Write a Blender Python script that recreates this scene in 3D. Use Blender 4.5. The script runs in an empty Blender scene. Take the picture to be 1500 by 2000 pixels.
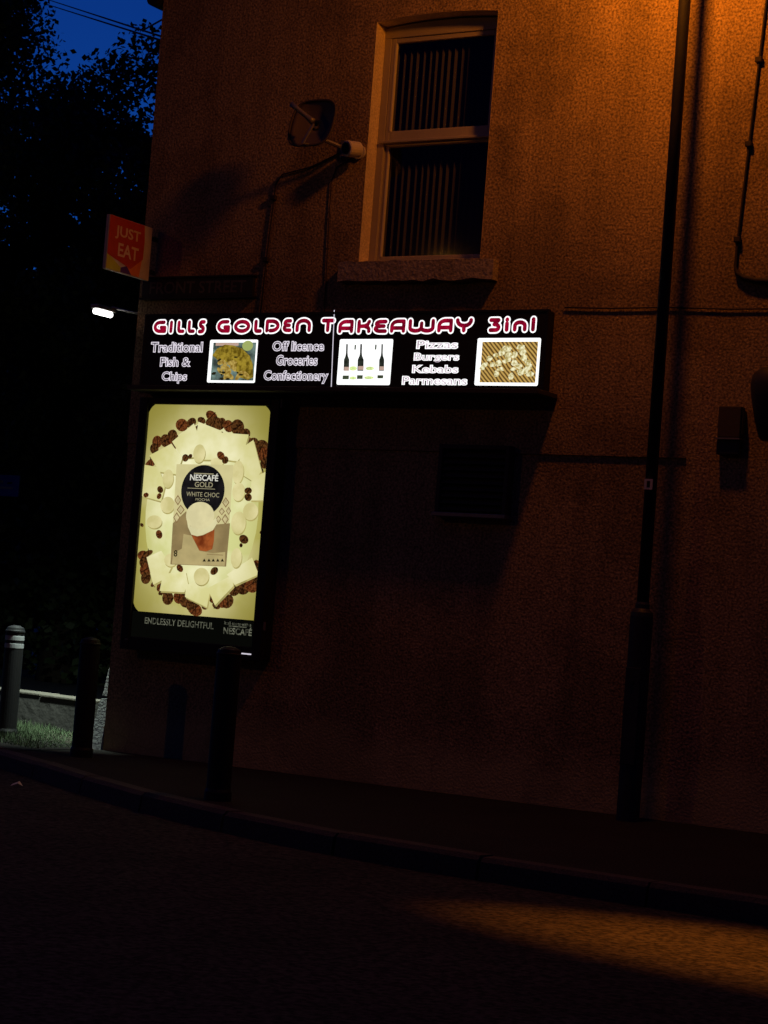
import bpy, bmesh, math, random
from mathutils import Vector, Matrix
R = math.radians
K = 2.0**-4.6      # lamps and lit prints are scaled to the night exposure
sc = bpy.context.scene
col = sc.collection

# ------------------------------------------------------------------ camera
CAM = Vector((9.548, -12.1, 1.155))
cam = bpy.data.cameras.new('camera'); cam_o = bpy.data.objects.new('camera', cam); col.objects.link(cam_o)
yaw, pitch, roll = R(30.98), R(2.88), R(4.36)
fw = Vector((-math.sin(yaw)*math.cos(pitch), math.cos(yaw)*math.cos(pitch), math.sin(pitch)))
rt = Vector((math.cos(yaw), math.sin(yaw), 0)); up = rt.cross(fw)
r2 = rt*math.cos(roll) + up*math.sin(roll); u2 = up*math.cos(roll) - rt*math.sin(roll)
m3 = Matrix((r2, u2, -fw)).transposed()
cam_o.matrix_world = Matrix.Translation(CAM) @ m3.to_4x4()
cam.sensor_fit = 'VERTICAL'; cam.sensor_height = 24; cam.lens = 24*4000/2000
cam.clip_start = .1; cam.clip_end = 3000
sc.camera = cam_o
sc.render.resolution_x, sc.render.resolution_y = 768, 1024

# ------------------------------------------------------------------ world: dusk sky, the sun already down beyond the trees
w = bpy.data.worlds.new('World'); sc.world = w; w.use_nodes = True
nt = w.node_tree; bg = nt.nodes['Background']
sky = nt.nodes.new('ShaderNodeTexSky'); sky.sky_type = 'NISHITA'; sky.sun_disc = False
sky.sun_elevation = R(-4); sky.sun_rotation = R(-35); sky.altitude = 50; sky.air_density = 1.0; sky.dust_density = .3; sky.ozone_density = 5
tint = nt.nodes.new('ShaderNodeVectorMath'); tint.operation = 'MULTIPLY'; tint.inputs[1].default_value = (.1, .80, 1.0)   # camera white balance
nt.links.new(sky.outputs[0], tint.inputs[0]); nt.links.new(tint.outputs[0], bg.inputs[0]); bg.inputs[1].default_value = 0.092
vs = sc.view_settings; vs.view_transform = 'Standard'; vs.look = 'None'; vs.exposure = 4.6; vs.gamma = 1

# ------------------------------------------------------------------ helpers
def lin(c):
    return tuple(((v/255)/12.92 if v/255 <= .04045 else ((v/255+.055)/1.055)**2.4) for v in c) + (1,)

def tag(o, label=None, cat=None, group=None, kind=None):
    if label: o['label'] = label
    if cat: o['category'] = cat
    if group: o['group'] = group
    if kind: o['kind'] = kind
    return o

def empty(name, loc, label, cat, group=None, rz=0):
    o = bpy.data.objects.new(name, None); col.objects.link(o); o.location = loc; o.rotation_euler.z = rz
    o.empty_display_size = .1
    return tag(o, label, cat, group)

class MB:
    def __init__(s): s.v = []; s.f = []
    def add(s, vs, fs):
        b = len(s.v); s.v += [tuple(v) for v in vs]; s.f += [tuple(b+i for i in f) for f in fs]; return s
    def box(s, x0, x1, y0, y1, z0, z1):
        return s.add([(x0,y0,z0),(x1,y0,z0),(x1,y1,z0),(x0,y1,z0),(x0,y0,z1),(x1,y0,z1),(x1,y1,z1),(x0,y1,z1)],
                     [(0,3,2,1),(4,5,6,7),(0,1,5,4),(1,2,6,5),(2,3,7,6),(3,0,4,7)])
    def tube(s, pts, rad, n=8, cap=True):
        pts = [Vector(p) for p in pts]; rad = rad if isinstance(rad, (list, tuple)) else [rad]*len(pts)
        rings = []; prev = None
        for i, p in enumerate(pts):
            d = (pts[min(i+1, len(pts)-1)] - pts[max(i-1, 0)]).normalized()
            if prev is None: a = d.orthogonal().normalized()
            else: a = (prev - d*prev.dot(d)).normalized()
            prev = a; b = d.cross(a)
            rings.append([p + (a*math.cos(2*math.pi*k/n) + b*math.sin(2*math.pi*k/n))*rad[i] for k in range(n)])
        fs = []
        for i in range(len(pts)-1):
            for k in range(n):
                fs.append((i*n+k, i*n+(k+1) % n, (i+1)*n+(k+1) % n, (i+1)*n+k))
        if cap: fs += [tuple(range(n-1, -1, -1)), tuple((len(pts)-1)*n+k for k in range(n))]
        return s.add([v for r in rings for v in r], fs)
    def lathe(s, prof, c=(0,0,0), n=24):   # prof: (radius, z), about z
        vs = []; fs = []
        for r, z in prof:
            for k in range(n): vs.append((c[0]+r*math.cos(2*math.pi*k/n), c[1]+r*math.sin(2*math.pi*k/n), c[2]+z))
        for i in range(len(prof)-1):
            for k in range(n): fs.append((i*n+k, i*n+(k+1) % n, (i+1)*n+(k+1) % n, (i+1)*n+k))
        fs += [tuple(range(n-1, -1, -1)), tuple((len(prof)-1)*n+k for k in range(n))]
        return s.add(vs, fs)
    def prism_y(s, poly, y0, y1):          # polygon in (x,z), extruded along y
        n = len(poly)
        vs = [(p[0], y0, p[1]) for p in poly] + [(p[0], y1, p[1]) for p in poly]
        return s.add(vs, [tuple(range(n)), tuple(range(2*n-1, n-1, -1))] + [(i, i+n, (i+1) % n+n, (i+1) % n) for i in range(n)])
    def flat(s, poly, y):                  # printed shape on a plane facing -y
        return s.add([(p[0], y, p[1]) for p in poly], [tuple(range(len(poly)))])
    def ell(s, e, y, n=20):
        cx, cz, rx, rz = e[:4]; a = e[4] if len(e) > 4 else 0; ca, sa = math.cos(a), math.sin(a)
        P = []
        for k in range(n):
            t = 2*math.pi*k/n; u, v = rx*math.cos(t), rz*math.sin(t); P.append((cx+u*ca-v*sa, cz+u*sa+v*ca))
        return s.flat(P, y)
    def rect(s, r, y): return s.flat([(r[0],r[2]),(r[1],r[2]),(r[1],r[3]),(r[0],r[3])], y)
    def stroke(s, pts, w, y, closed=False):
        P = [Vector(p) for p in pts]; n = len(P)
        segs = [(P[i], P[(i+1) % n]) for i in range(n if closed else n-1)]
        for a, b in segs:
            d = (b-a); L = d.length
            if L < 1e-6: continue
            d /= L; q = Vector((-d.y, d.x))*w/2
            s.flat([a-q, b-q, b+q, a+q], y)
        for p in P: s.ell((p.x, p.y, w/2, w/2), y, 12)
        return s
    def build(s, name, mat, parent=None, bevel=0, smooth=False, loc=None):
        me = bpy.data.meshes.new(name); me.from_pydata(s.v, [], s.f); me.update()
        if bevel:
            bm = bmesh.new(); bm.from_mesh(me)
            es = [e for e in bm.edges if len(e.link_faces) == 2 and e.calc_face_angle(0) > .6]
            bmesh.ops.bevel(bm, geom=es, offset=bevel, segments=2, affect='EDGES', profile=.5); bm.to_mesh(me); bm.free()
        if smooth:
            for p in me.polygons: p.use_smooth = True
        o = bpy.data.objects.new(name, me); col.objects.link(o)
        if mat: me.materials.append(mat)
        if loc: o.location = loc
        if parent:
            o.parent = parent
        return o

def kids(parent, o):   # parent keeping world placement (parents are only translated / turned about z)
    o.parent = parent; o.matrix_parent_inverse = parent_inv(parent); return o
def parent_inv(p):
    m = p.matrix_basis.copy(); q = p.parent
    while q: m = q.matrix_basis @ q.matrix_parent_inverse.inverted() @ m if False else q.matrix_basis @ m; q = q.parent
    return m.inverted()

def text_mesh(body, offset):
    cu = bpy.data.curves.new('text', 'FONT'); cu.body = body; cu.size = 1; cu.offset = offset; cu.resolution_u = 3
    o = bpy.data.objects.new('text', cu); col.objects.link(o)
    dg = bpy.context.evaluated_depsgraph_get(); me = bpy.data.meshes.new_from_object(o.evaluated_get(dg))
    V = [(v.co.x, v.co.y) for v in me.vertices]; Fs = [tuple(p.vertices) for p in me.polygons]
    bpy.data.objects.remove(o); bpy.data.curves.remove(cu); bpy.data.meshes.remove(me)
    return V, Fs
def text_fit(mb, body, rect, y, offset=0, pad=0, to3=None):
    V, Fs = text_mesh(body, 0); V2, F2 = text_mesh(body, offset) if offset else (V, Fs)
    x0 = min(v[0] for v in V); x1 = max(v[0] for v in V); y0 = min(v[1] for v in V); y1 = max(v[1] for v in V)
    a0, a1, b0, b1 = rect[0]+pad, rect[1]-pad, rect[2]+pad, rect[3]-pad
    to3 = to3 or (lambda u, v: (u, y, v))
    mb.add([to3(a0+(v[0]-x0)/(x1-x0)*(a1-a0), b0+(v[1]-y0)/(y1-y0)*(b1-b0)) for v in V2], F2)
    return mb

# ------------------------------------------------------------------ materials
def mat(name, c, rough=.8, metal=0, bump=0, bscale=60, vary=.25, vscale=4, spec=.3, fine=None):
    m = bpy.data.materials.new(name); m.use_nodes = True; N = m.node_tree.nodes; L = m.node_tree.links
    b = N['Principled BSDF']; b.inputs['Roughness'].default_value = rough; b.inputs['Metallic'].default_value = metal
    b.inputs['Specular IOR Level'].default_value = spec
    tc = N.new('ShaderNodeTexCoord'); no = N.new('ShaderNodeTexNoise'); no.inputs['Scale'].default_value = vscale; no.inputs['Detail'].default_value = 6
    L.new(tc.outputs['Object'], no.inputs['Vector'])
    mx = N.new('ShaderNodeMixRGB'); mx.inputs[1].default_value = (*[v*(1-vary) for v in c], 1); mx.inputs[2].default_value = (*[min(1, v*(1+vary)) for v in c], 1)
    L.new(no.outputs[0], mx.inputs[0]); out = mx.outputs[0]
    if fine:
        n2 = N.new('ShaderNodeTexNoise'); n2.inputs['Scale'].default_value = fine[0]; n2.inputs['Detail'].default_value = 3
        L.new(tc.outputs['Object'], n2.inputs['Vector'])
        cr = N.new('ShaderNodeMapRange'); cr.inputs[1].default_value = .35; cr.inputs[2].default_value = .65; cr.inputs[3].default_value = 1-fine[1]; cr.inputs[4].default_value = 1+fine[1]
        L.new(n2.outputs[0], cr.inputs[0])
        mu = N.new('ShaderNodeVectorMath'); mu.operation = 'SCALE'; L.new(out, mu.inputs[0]); L.new(cr.outputs[0], mu.inputs['Scale']); out = mu.outputs[0]
    L.new(out, b.inputs['Base Color'])
    if bump:
        nb = N.new('ShaderNodeTexNoise'); nb.inputs['Scale'].default_value = bscale; nb.inputs['Detail'].default_value = 4
        L.new(tc.outputs['Object'], nb.inputs['Vector'])
        bn = N.new('ShaderNodeBump'); bn.inputs['Strength'].default_value = bump; bn.inputs['Distance'].default_value = .02
        L.new(nb.outputs[0], bn.inputs['Height']); L.new(bn.outputs[0], b.inputs['Normal'])
    return m

def em(name, c, s=1.0, vary=0, vscale=30, c2=None, edge=None):
    """backlit print: emission in the colour of the print"""
    m = bpy.data.materials.new(name); m.use_nodes = True; N = m.node_tree.nodes; L = m.node_tree.links
    N.remove(N['Principled BSDF']); e = N.new('ShaderNodeEmission'); e.inputs[1].default_value = s*K
    m.cycles.emission_sampling = 'AUTO' if name in ('poster_ground_print', 'poster_bed_print', 'lit_tube') else 'NONE'
    L.new(e.outputs[0], N['Material Output'].inputs[0]); a = lin(c)
    if vary or c2:
        tc = N.new('ShaderNodeTexCoord'); no = N.new('ShaderNodeTexNoise'); no.inputs['Scale'].default_value = vscale; no.inputs['Detail'].default_value = 5
        L.new(tc.outputs['Object'], no.inputs['Vector'])
        mr = N.new('ShaderNodeMapRange'); mr.inputs[1].default_value = .38; mr.inputs[2].default_value = .62; L.new(no.outputs[0], mr.inputs[0])
        mx = N.new('ShaderNodeMixRGB'); mx.inputs[1].default_value = lin(c2) if c2 else (*[v*(1-vary) for v in a[:3]], 1); mx.inputs[2].default_value = a if c2 else (*[v*(1+vary) for v in a[:3]], 1)
        L.new(mr.outputs[0], mx.inputs[0]); L.new(mx.outputs[0], e.inputs[0])
    else: e.inputs[0].default_value = a
    if edge:      # uneven backlight painted into the emission: pale middle, olive margins
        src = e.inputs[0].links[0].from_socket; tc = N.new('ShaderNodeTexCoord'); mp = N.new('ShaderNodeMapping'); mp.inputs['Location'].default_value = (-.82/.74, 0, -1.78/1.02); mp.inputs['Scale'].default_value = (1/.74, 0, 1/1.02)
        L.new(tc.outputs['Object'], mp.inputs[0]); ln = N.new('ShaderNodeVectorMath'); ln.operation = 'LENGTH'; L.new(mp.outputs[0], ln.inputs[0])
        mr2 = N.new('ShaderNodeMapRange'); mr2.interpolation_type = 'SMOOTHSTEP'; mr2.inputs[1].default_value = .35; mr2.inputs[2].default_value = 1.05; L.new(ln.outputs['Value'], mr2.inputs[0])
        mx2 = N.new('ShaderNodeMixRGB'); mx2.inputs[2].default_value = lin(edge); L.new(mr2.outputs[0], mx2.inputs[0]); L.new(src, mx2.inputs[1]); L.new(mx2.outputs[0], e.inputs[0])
    return m

def wall_material():
    m = mat('roughcast_render', (.40, .285, .125), .92, bump=.38, bscale=60, vary=.26, vscale=1.3, spec=.12, fine=(62, .52))
    N = m.node_tree.nodes; L = m.node_tree.links; b = N['Principled BSDF']
    src = b.inputs['Base Color'].links[0].from_socket
    tc = N.new('ShaderNodeTexCoord'); sx = N.new('ShaderNodeSeparateXYZ'); L.new(tc.outputs['Object'], sx.inputs[0])
    # rain streaks: noise stretched in z
    mp = N.new('ShaderNodeMapping'); mp.inputs['Scale'].default_value = (6, 6, .35); L.new(tc.outputs['Object'], mp.inputs[0])
    st = N.new('ShaderNodeTexNoise'); st.inputs['Scale'].default_value = 1; st.inputs['Detail'].default_value = 4; L.new(mp.outputs[0], st.inputs['Vector'])
    r1 = N.new('ShaderNodeMapRange'); r1.inputs[1].default_value = .4; r1.inputs[2].default_value = .7; r1.inputs[3].default_value = 1.05; r1.inputs[4].default_value = .8; L.new(st.outputs[0], r1.inputs[0])
    v1 = N.new('ShaderNodeVectorMath'); v1.operation = 'SCALE'; L.new(src, v1.inputs[0]); L.new(r1.outputs[0], v1.inputs['Scale'])
    # paler foot of the wall: light along the base put into the colour
    n2 = N.new('ShaderNodeTexNoise'); n2.inputs['Scale'].default_value = 1.7; n2.inputs['Detail'].default_value = 5; L.new(tc.outputs['Object'], n2.inputs['Vector'])
    a = N.new('ShaderNodeMath'); a.operation = 'MULTIPLY_ADD'; L.new(n2.outputs[0], a.inputs[0]); a.inputs[1].default_value = .55; a.inputs[2].default_value = .12
    s = N.new('ShaderNodeMath'); s.operation = 'SUBTRACT'; L.new(a.outputs[0], s.inputs[0]); L.new(sx.outputs[2], s.inputs[1])
    r2_ = N.new('ShaderNodeMapRange'); r2_.inputs[1].default_value = 0; r2_.inputs[2].default_value = .18; L.new(s.outputs[0], r2_.inputs[0])
    mx = N.new('ShaderNodeMixRGB'); L.new(r2_.outputs[0], mx.inputs[0]); L.new(v1.outputs[0], mx.inputs[1]); mx.inputs[2].default_value = (.64, .52, .20, 1)
    f2 = N.new('ShaderNodeMath'); f2.operation = 'MULTIPLY'; L.new(r2_.outputs[0], f2.inputs[0]); f2.inputs[1].default_value = .6; L.new(f2.outputs[0], mx.inputs[0])
    # hairline cracks and patch repairs with a shape of their own
    vo = N.new('ShaderNodeTexVoronoi'); vo.feature = 'DISTANCE_TO_EDGE'; vo.inputs['Scale'].default_value = .55
    wp = N.new('ShaderNodeTexNoise'); wp.inputs['Scale'].default_value = 3.5; wp.inputs['Detail'].default_value = 6; L.new(tc.outputs['Object'], wp.inputs['Vector'])
    ad = N.new('ShaderNodeVectorMath'); ad.operation = 'MULTIPLY_ADD'; ad.inputs[1].default_value = (.5, .5, .5); L.new(wp.outputs[1], ad.inputs[0]); L.new(tc.outputs['Object'], ad.inputs[2]); L.new(ad.outputs[0], vo.inputs['Vector'])
    ck = N.new('ShaderNodeMapRange'); ck.inputs[1].default_value = .0; ck.inputs[2].default_value = .008; ck.inputs[3].default_value = .78; ck.inputs[4].default_value = 1; L.new(vo.outputs[0], ck.inputs[0])
    pt = N.new('ShaderNodeTexNoise'); pt.inputs['Scale'].default_value = .8; pt.inputs['Detail'].default_value = 7; pt.inputs['Roughness'].default_value = .65; L.new(tc.outputs['Object'], pt.inputs['Vector'])
    pr = N.new('ShaderNodeMapRange'); pr.inputs[1].default_value = .5; pr.inputs[2].default_value = .56; pr.inputs[3].default_value = 1; pr.inputs[4].default_value = .76; L.new(pt.outputs[0], pr.inputs[0])
    mm = N.new('ShaderNodeMath'); mm.operation = 'MULTIPLY'; L.new(ck.outputs[0], mm.inputs[0]); L.new(pr.outputs[0], mm.inputs[1])
    fin = N.new('ShaderNodeVectorMath'); fin.operation = 'SCALE'; L.new(mx.outputs[0], fin.inputs[0]); L.new(mm.outputs[0], fin.inputs['Scale'])
    L.new(fin.outputs[0], b.inputs['Base Color'])
    return m

M = dict(
    wall=wall_material(),
    stone=mat('sill_stone', (.36, .30, .22), .9, bump=.5, bscale=40, fine=(60, .3)),
    slate=mat('roof_slate', (.07, .07, .08), .7, bump=.3, bscale=20),
    tarmac=mat('pavement_tarmac', (.030, .028, .026), .95, bump=.5, bscale=120, vary=.3, vscale=2, spec=.1, fine=(80, .6)),
    road=mat('road_asphalt', (.040, .036, .032), .92, bump=.6, bscale=60, vary=.5, vscale=1.1, spec=.1, fine=(36, .75)),
    earth=mat('earth', (.04, .035, .025), .95, bump=.5, bscale=10, vary=.4),
    kerb=mat('kerb_concrete', (.06, .054, .045), .9, bump=.4, bscale=70, vary=.3, fine=(80, .3)),
    upvc=mat('white_upvc', (.42, .38, .30), .5, vary=.12, vscale=6, bump=.05),
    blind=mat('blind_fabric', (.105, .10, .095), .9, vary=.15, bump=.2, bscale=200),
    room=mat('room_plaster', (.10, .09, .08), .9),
    black=mat('black_case', (.012, .012, .013), .5, vary=.3, bump=.05, spec=.3),
    darkmetal=mat('dark_metal', (.022, .023, .026), .55, metal=.2, vary=.3, bump=.12, bscale=90),
    column=mat('lamp_column_paint', (.035, .037, .042), .55, metal=.2, vary=.35, vscale=9, bump=.12, bscale=60),
    galv=mat('galvanised', (.26, .25, .24), .5, metal=.6, vary=.3, vscale=12),
    whiteplastic=mat('white_plastic', (.62, .6, .55), .4, vary=.1),
    ledge=mat('sign_ledge', (.05, .045, .035), .7, vary=.3),
    dish=mat('dish_grey', (.13, .10, .075), .7, vary=.3),
    reveal=mat('reveal_paint', (.72, .62, .44), .8, vary=.15, vscale=8, bump=.2, bscale=60, fine=(60, .15)),
    hoodpaint=mat('hood_paint', (.03, .026, .022), .6, vary=.3),
    ventpaint=mat('brown_vent_paint', (.075, .058, .042), .7, vary=.3, bump=.1),
    cable=mat('black_cable', (.035, .028, .022), .7),
    cream=mat('cream_paint', (.60, .55, .42), .6, vary=.15, vscale=20),
    red=mat('orange_red_paint', (.50, .05, .012), .5, vary=.15, vscale=20),
    orange=mat('orange_paint', (.72, .20, .02), .5, vary=.15, vscale=20),
    yellow=mat('yellow_green_paint', (.50, .50, .03), .5, vary=.15, vscale=20),
    purple=mat('purple_paint', (.09, .03, .18), .5, vary=.15, vscale=20),
    lightletter=mat('pale_letter_paint', (.72, .55, .35), .5, vary=.1),
    plate=mat('name_plate_enamel', (.016, .015, .015), .5, vary=.3),
    plateletter=mat('name_plate_letter', (.10, .085, .07), .6, vary=.5, vscale=30),
    whitepaint=mat('white_masonry_paint', (.55, .56, .54), .8, bump=.4, bscale=50, vary=.35, vscale=14),
    bark=mat('bark', (.05, .04, .03), .95, bump=.6, bscale=25),
    leaf=mat('leaf', (.035, .055, .018), .6, vary=.4, vscale=2),
    grass=mat('grass_blade', (.045, .07, .032), .8, vary=.5, vscale=3),
    stonewall=mat('low_wall_stone', (.03, .028, .026), .9, bump=.6, bscale=15, vary=.5, vscale=5),
    coping=mat('coping_concrete', (.10, .09, .075), .9, bump=.4, bscale=40),
    bollard=mat('bollard_paint', (.008, .008, .010), .6, vary=.3, bump=.08),
    band=mat('reflective_band', (.30, .31, .33), .35, vary=.1),
    bluesign=mat('blue_sign', (.03, .07, .45), .5, vary=.2),
    paper=mat('litter_paper', (.7, .66, .58), .8, vary=.2),
    white_e=em('lit_white_acrylic', (255, 255, 255), 1.25),
    red_e=em('lit_dark_red_vinyl', (140, 8, 40), .95, .4, 16),
    ink_l=em('small_lettering_core', (34, 26, 40), 1.0, .5, 20),
    ink_r=em('small_lettering_core_bright', (196, 176, 190), 1.0, .25, 20),
    soft_e=em('lit_small_lettering', (236, 228, 240), 1.0),
    pic1=em('fish_photo_ground', (132, 158, 150), .8, .35, 12, c2=(60, 70, 66)),
    fish_e=em('batter_print', (176, 150, 50), .8, 0, 34, c2=(104, 84, 18)),
    chip_e=em('chip_print', (206, 178, 92), .8, 0, 50, c2=(150, 118, 44)),
    crumb_e=em('dark_print', (40, 36, 18), .8),
    lemon_e=em('lemon_print', (176, 190, 112), .8),
    bottle_e=em('bottle_print', (40, 44, 38), 1, .5, 40),
    label_e=em('bottle_label_print', (190, 160, 146), 1),
    stub_e=em('bottle_reflection_print', (56, 66, 46), 1, .5, 50),
    grape_e=em('grape_print', (206, 226, 150), 1.1, .2, 60),
    chunk_e=em('chicken_print', (250, 246, 206), 1.0, 0, 55, c2=(176, 158, 92)),
    cream_e=em('poster_ground_print', (244, 236, 172), .9, 0, 2.6, c2=(206, 200, 112), edge=(150, 140, 62)),  # noise and edge tones paint the case's uneven backlight into the print
    bed_e=em('poster_bed_print', (250, 246, 200), .95, 0, 2.8, c2=(216, 218, 146), edge=(184, 176, 100)),
    pshadow_e=em('printed_shadow', (190, 178, 108), .8, .2, 10),
    bean2_e=em('red_bean_print', (134, 74, 36), .7, 0, 60, c2=(64, 28, 12)),
    shard_e=em('white_chocolate_print', (252, 248, 204), .94, 0, 4, c2=(226, 222, 156), edge=(204, 196, 120)),
    drop_e=em('chocolate_drop_print', (238, 228, 168), .88, 0, 6, c2=(214, 204, 138)),
    bean_e=em('coffee_bean_print', (112, 70, 34), .7, 0, 60, c2=(40, 20, 8)),
    beanline_e=em('bean_crease_print', (24, 10, 6), .8),
    carton_e=em('carton_print', (226, 216, 156), .80, .06, 8),
    taupe_e=em('carton_taupe_print', (160, 138, 92), .78, .14, 7),
    beige_e=em('carton_beige_print', (196, 178, 122), .80, .10, 8),
    disc_e=em('black_disc_print', (26, 24, 26), .8, .4, 10),
    dome_e=em('foam_print', (232, 222, 170), .86, .06, 12),
    rim_e=em('rim_print', (236, 228, 176), .82, .06, 12),
    cup_e=em('cup_print', (176, 92, 44), .8, 0, 12, c2=(120, 52, 22)),
    ptext_e=em('poster_white_lettering', (226, 224, 210), .9),
    pgold_e=em('poster_gold_lettering', (176, 168, 132), .8),
    diamond_e=em('diamond_print', (212, 198, 146), .8, .2, 30),
    dline_e=em('diamond_line_print', (150, 120, 78), .8),
    bandtext_e=em('band_lettering', (100, 102, 86), .75, .6, 25),
    bandblack=em('band_black', (10, 11, 8), .6),
    leak_e=em('light_leak', (214, 206, 220), 1.0),
    tube_e=em('lit_tube', (255, 255, 250), 6),
    sodium_e=em('sodium_arc', (255, 150, 30), 6),
)
def glass():
    m = bpy.data.materials.new('window_glass'); m.use_nodes = True; N = m.node_tree.nodes; L = m.node_tree.links
    N.remove(N['Principled BSDF']); t = N.new('ShaderNodeBsdfTransparent'); t.inputs[0].default_value = (.82, .84, .84, 1)
    g = N.new('ShaderNodeBsdfGlossy'); g.inputs['Roughness'].default_value = .04; lw = N.new('ShaderNodeLayerWeight'); lw.inputs[0].default_value = .5; pw = N.new('ShaderNodeMath'); pw.operation = 'POWER'; pw.inputs[1].default_value = 5; L.new(lw.outputs['Facing'], pw.inputs[0])
    fr = N.new('ShaderNodeMath'); fr.operation = 'MULTIPLY_ADD'; fr.inputs[1].default_value = .8; fr.inputs[2].default_value = .05; L.new(pw.outputs[0], fr.inputs[0])
    mx = N.new('ShaderNodeMixShader'); L.new(fr.outputs[0], mx.inputs[0]); L.new(t.outputs[0], mx.inputs[1]); L.new(g.outputs[0], mx.inputs[2])
    L.new(mx.outputs[0], N['Material Output'].inputs[0]); return m
M['glass'] = glass()
def grill_print():
    m = bpy.data.materials.new('grill_photo_ground'); m.use_nodes = True; m.cycles.emission_sampling = 'NONE'; N = m.node_tree.nodes; L = m.node_tree.links
    N.remove(N['Principled BSDF']); e = N.new('ShaderNodeEmission'); e.inputs[1].default_value = K; L.new(e.outputs[0], N['Material Output'].inputs[0])
    tc = N.new('ShaderNodeTexCoord'); mp = N.new('ShaderNodeMapping'); mp.inputs['Rotation'].default_value = (0, .75, 0); L.new(tc.outputs['Object'], mp.inputs[0])
    wv = N.new('ShaderNodeTexWave'); wv.inputs['Scale'].default_value = 14; wv.inputs['Distortion'].default_value = 2.5; wv.inputs['Detail'].default_value = 3; L.new(mp.outputs[0], wv.inputs[0])
    mx = N.new('ShaderNodeMixRGB'); mx.inputs[1].default_value = lin((74, 50, 20)); mx.inputs[2].default_value = lin((204, 166, 88)); L.new(wv.outputs[1], mx.inputs[0]); L.new(mx.outputs[0], e.inputs[0])
    return m
M['grill_e'] = grill_print()

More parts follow.
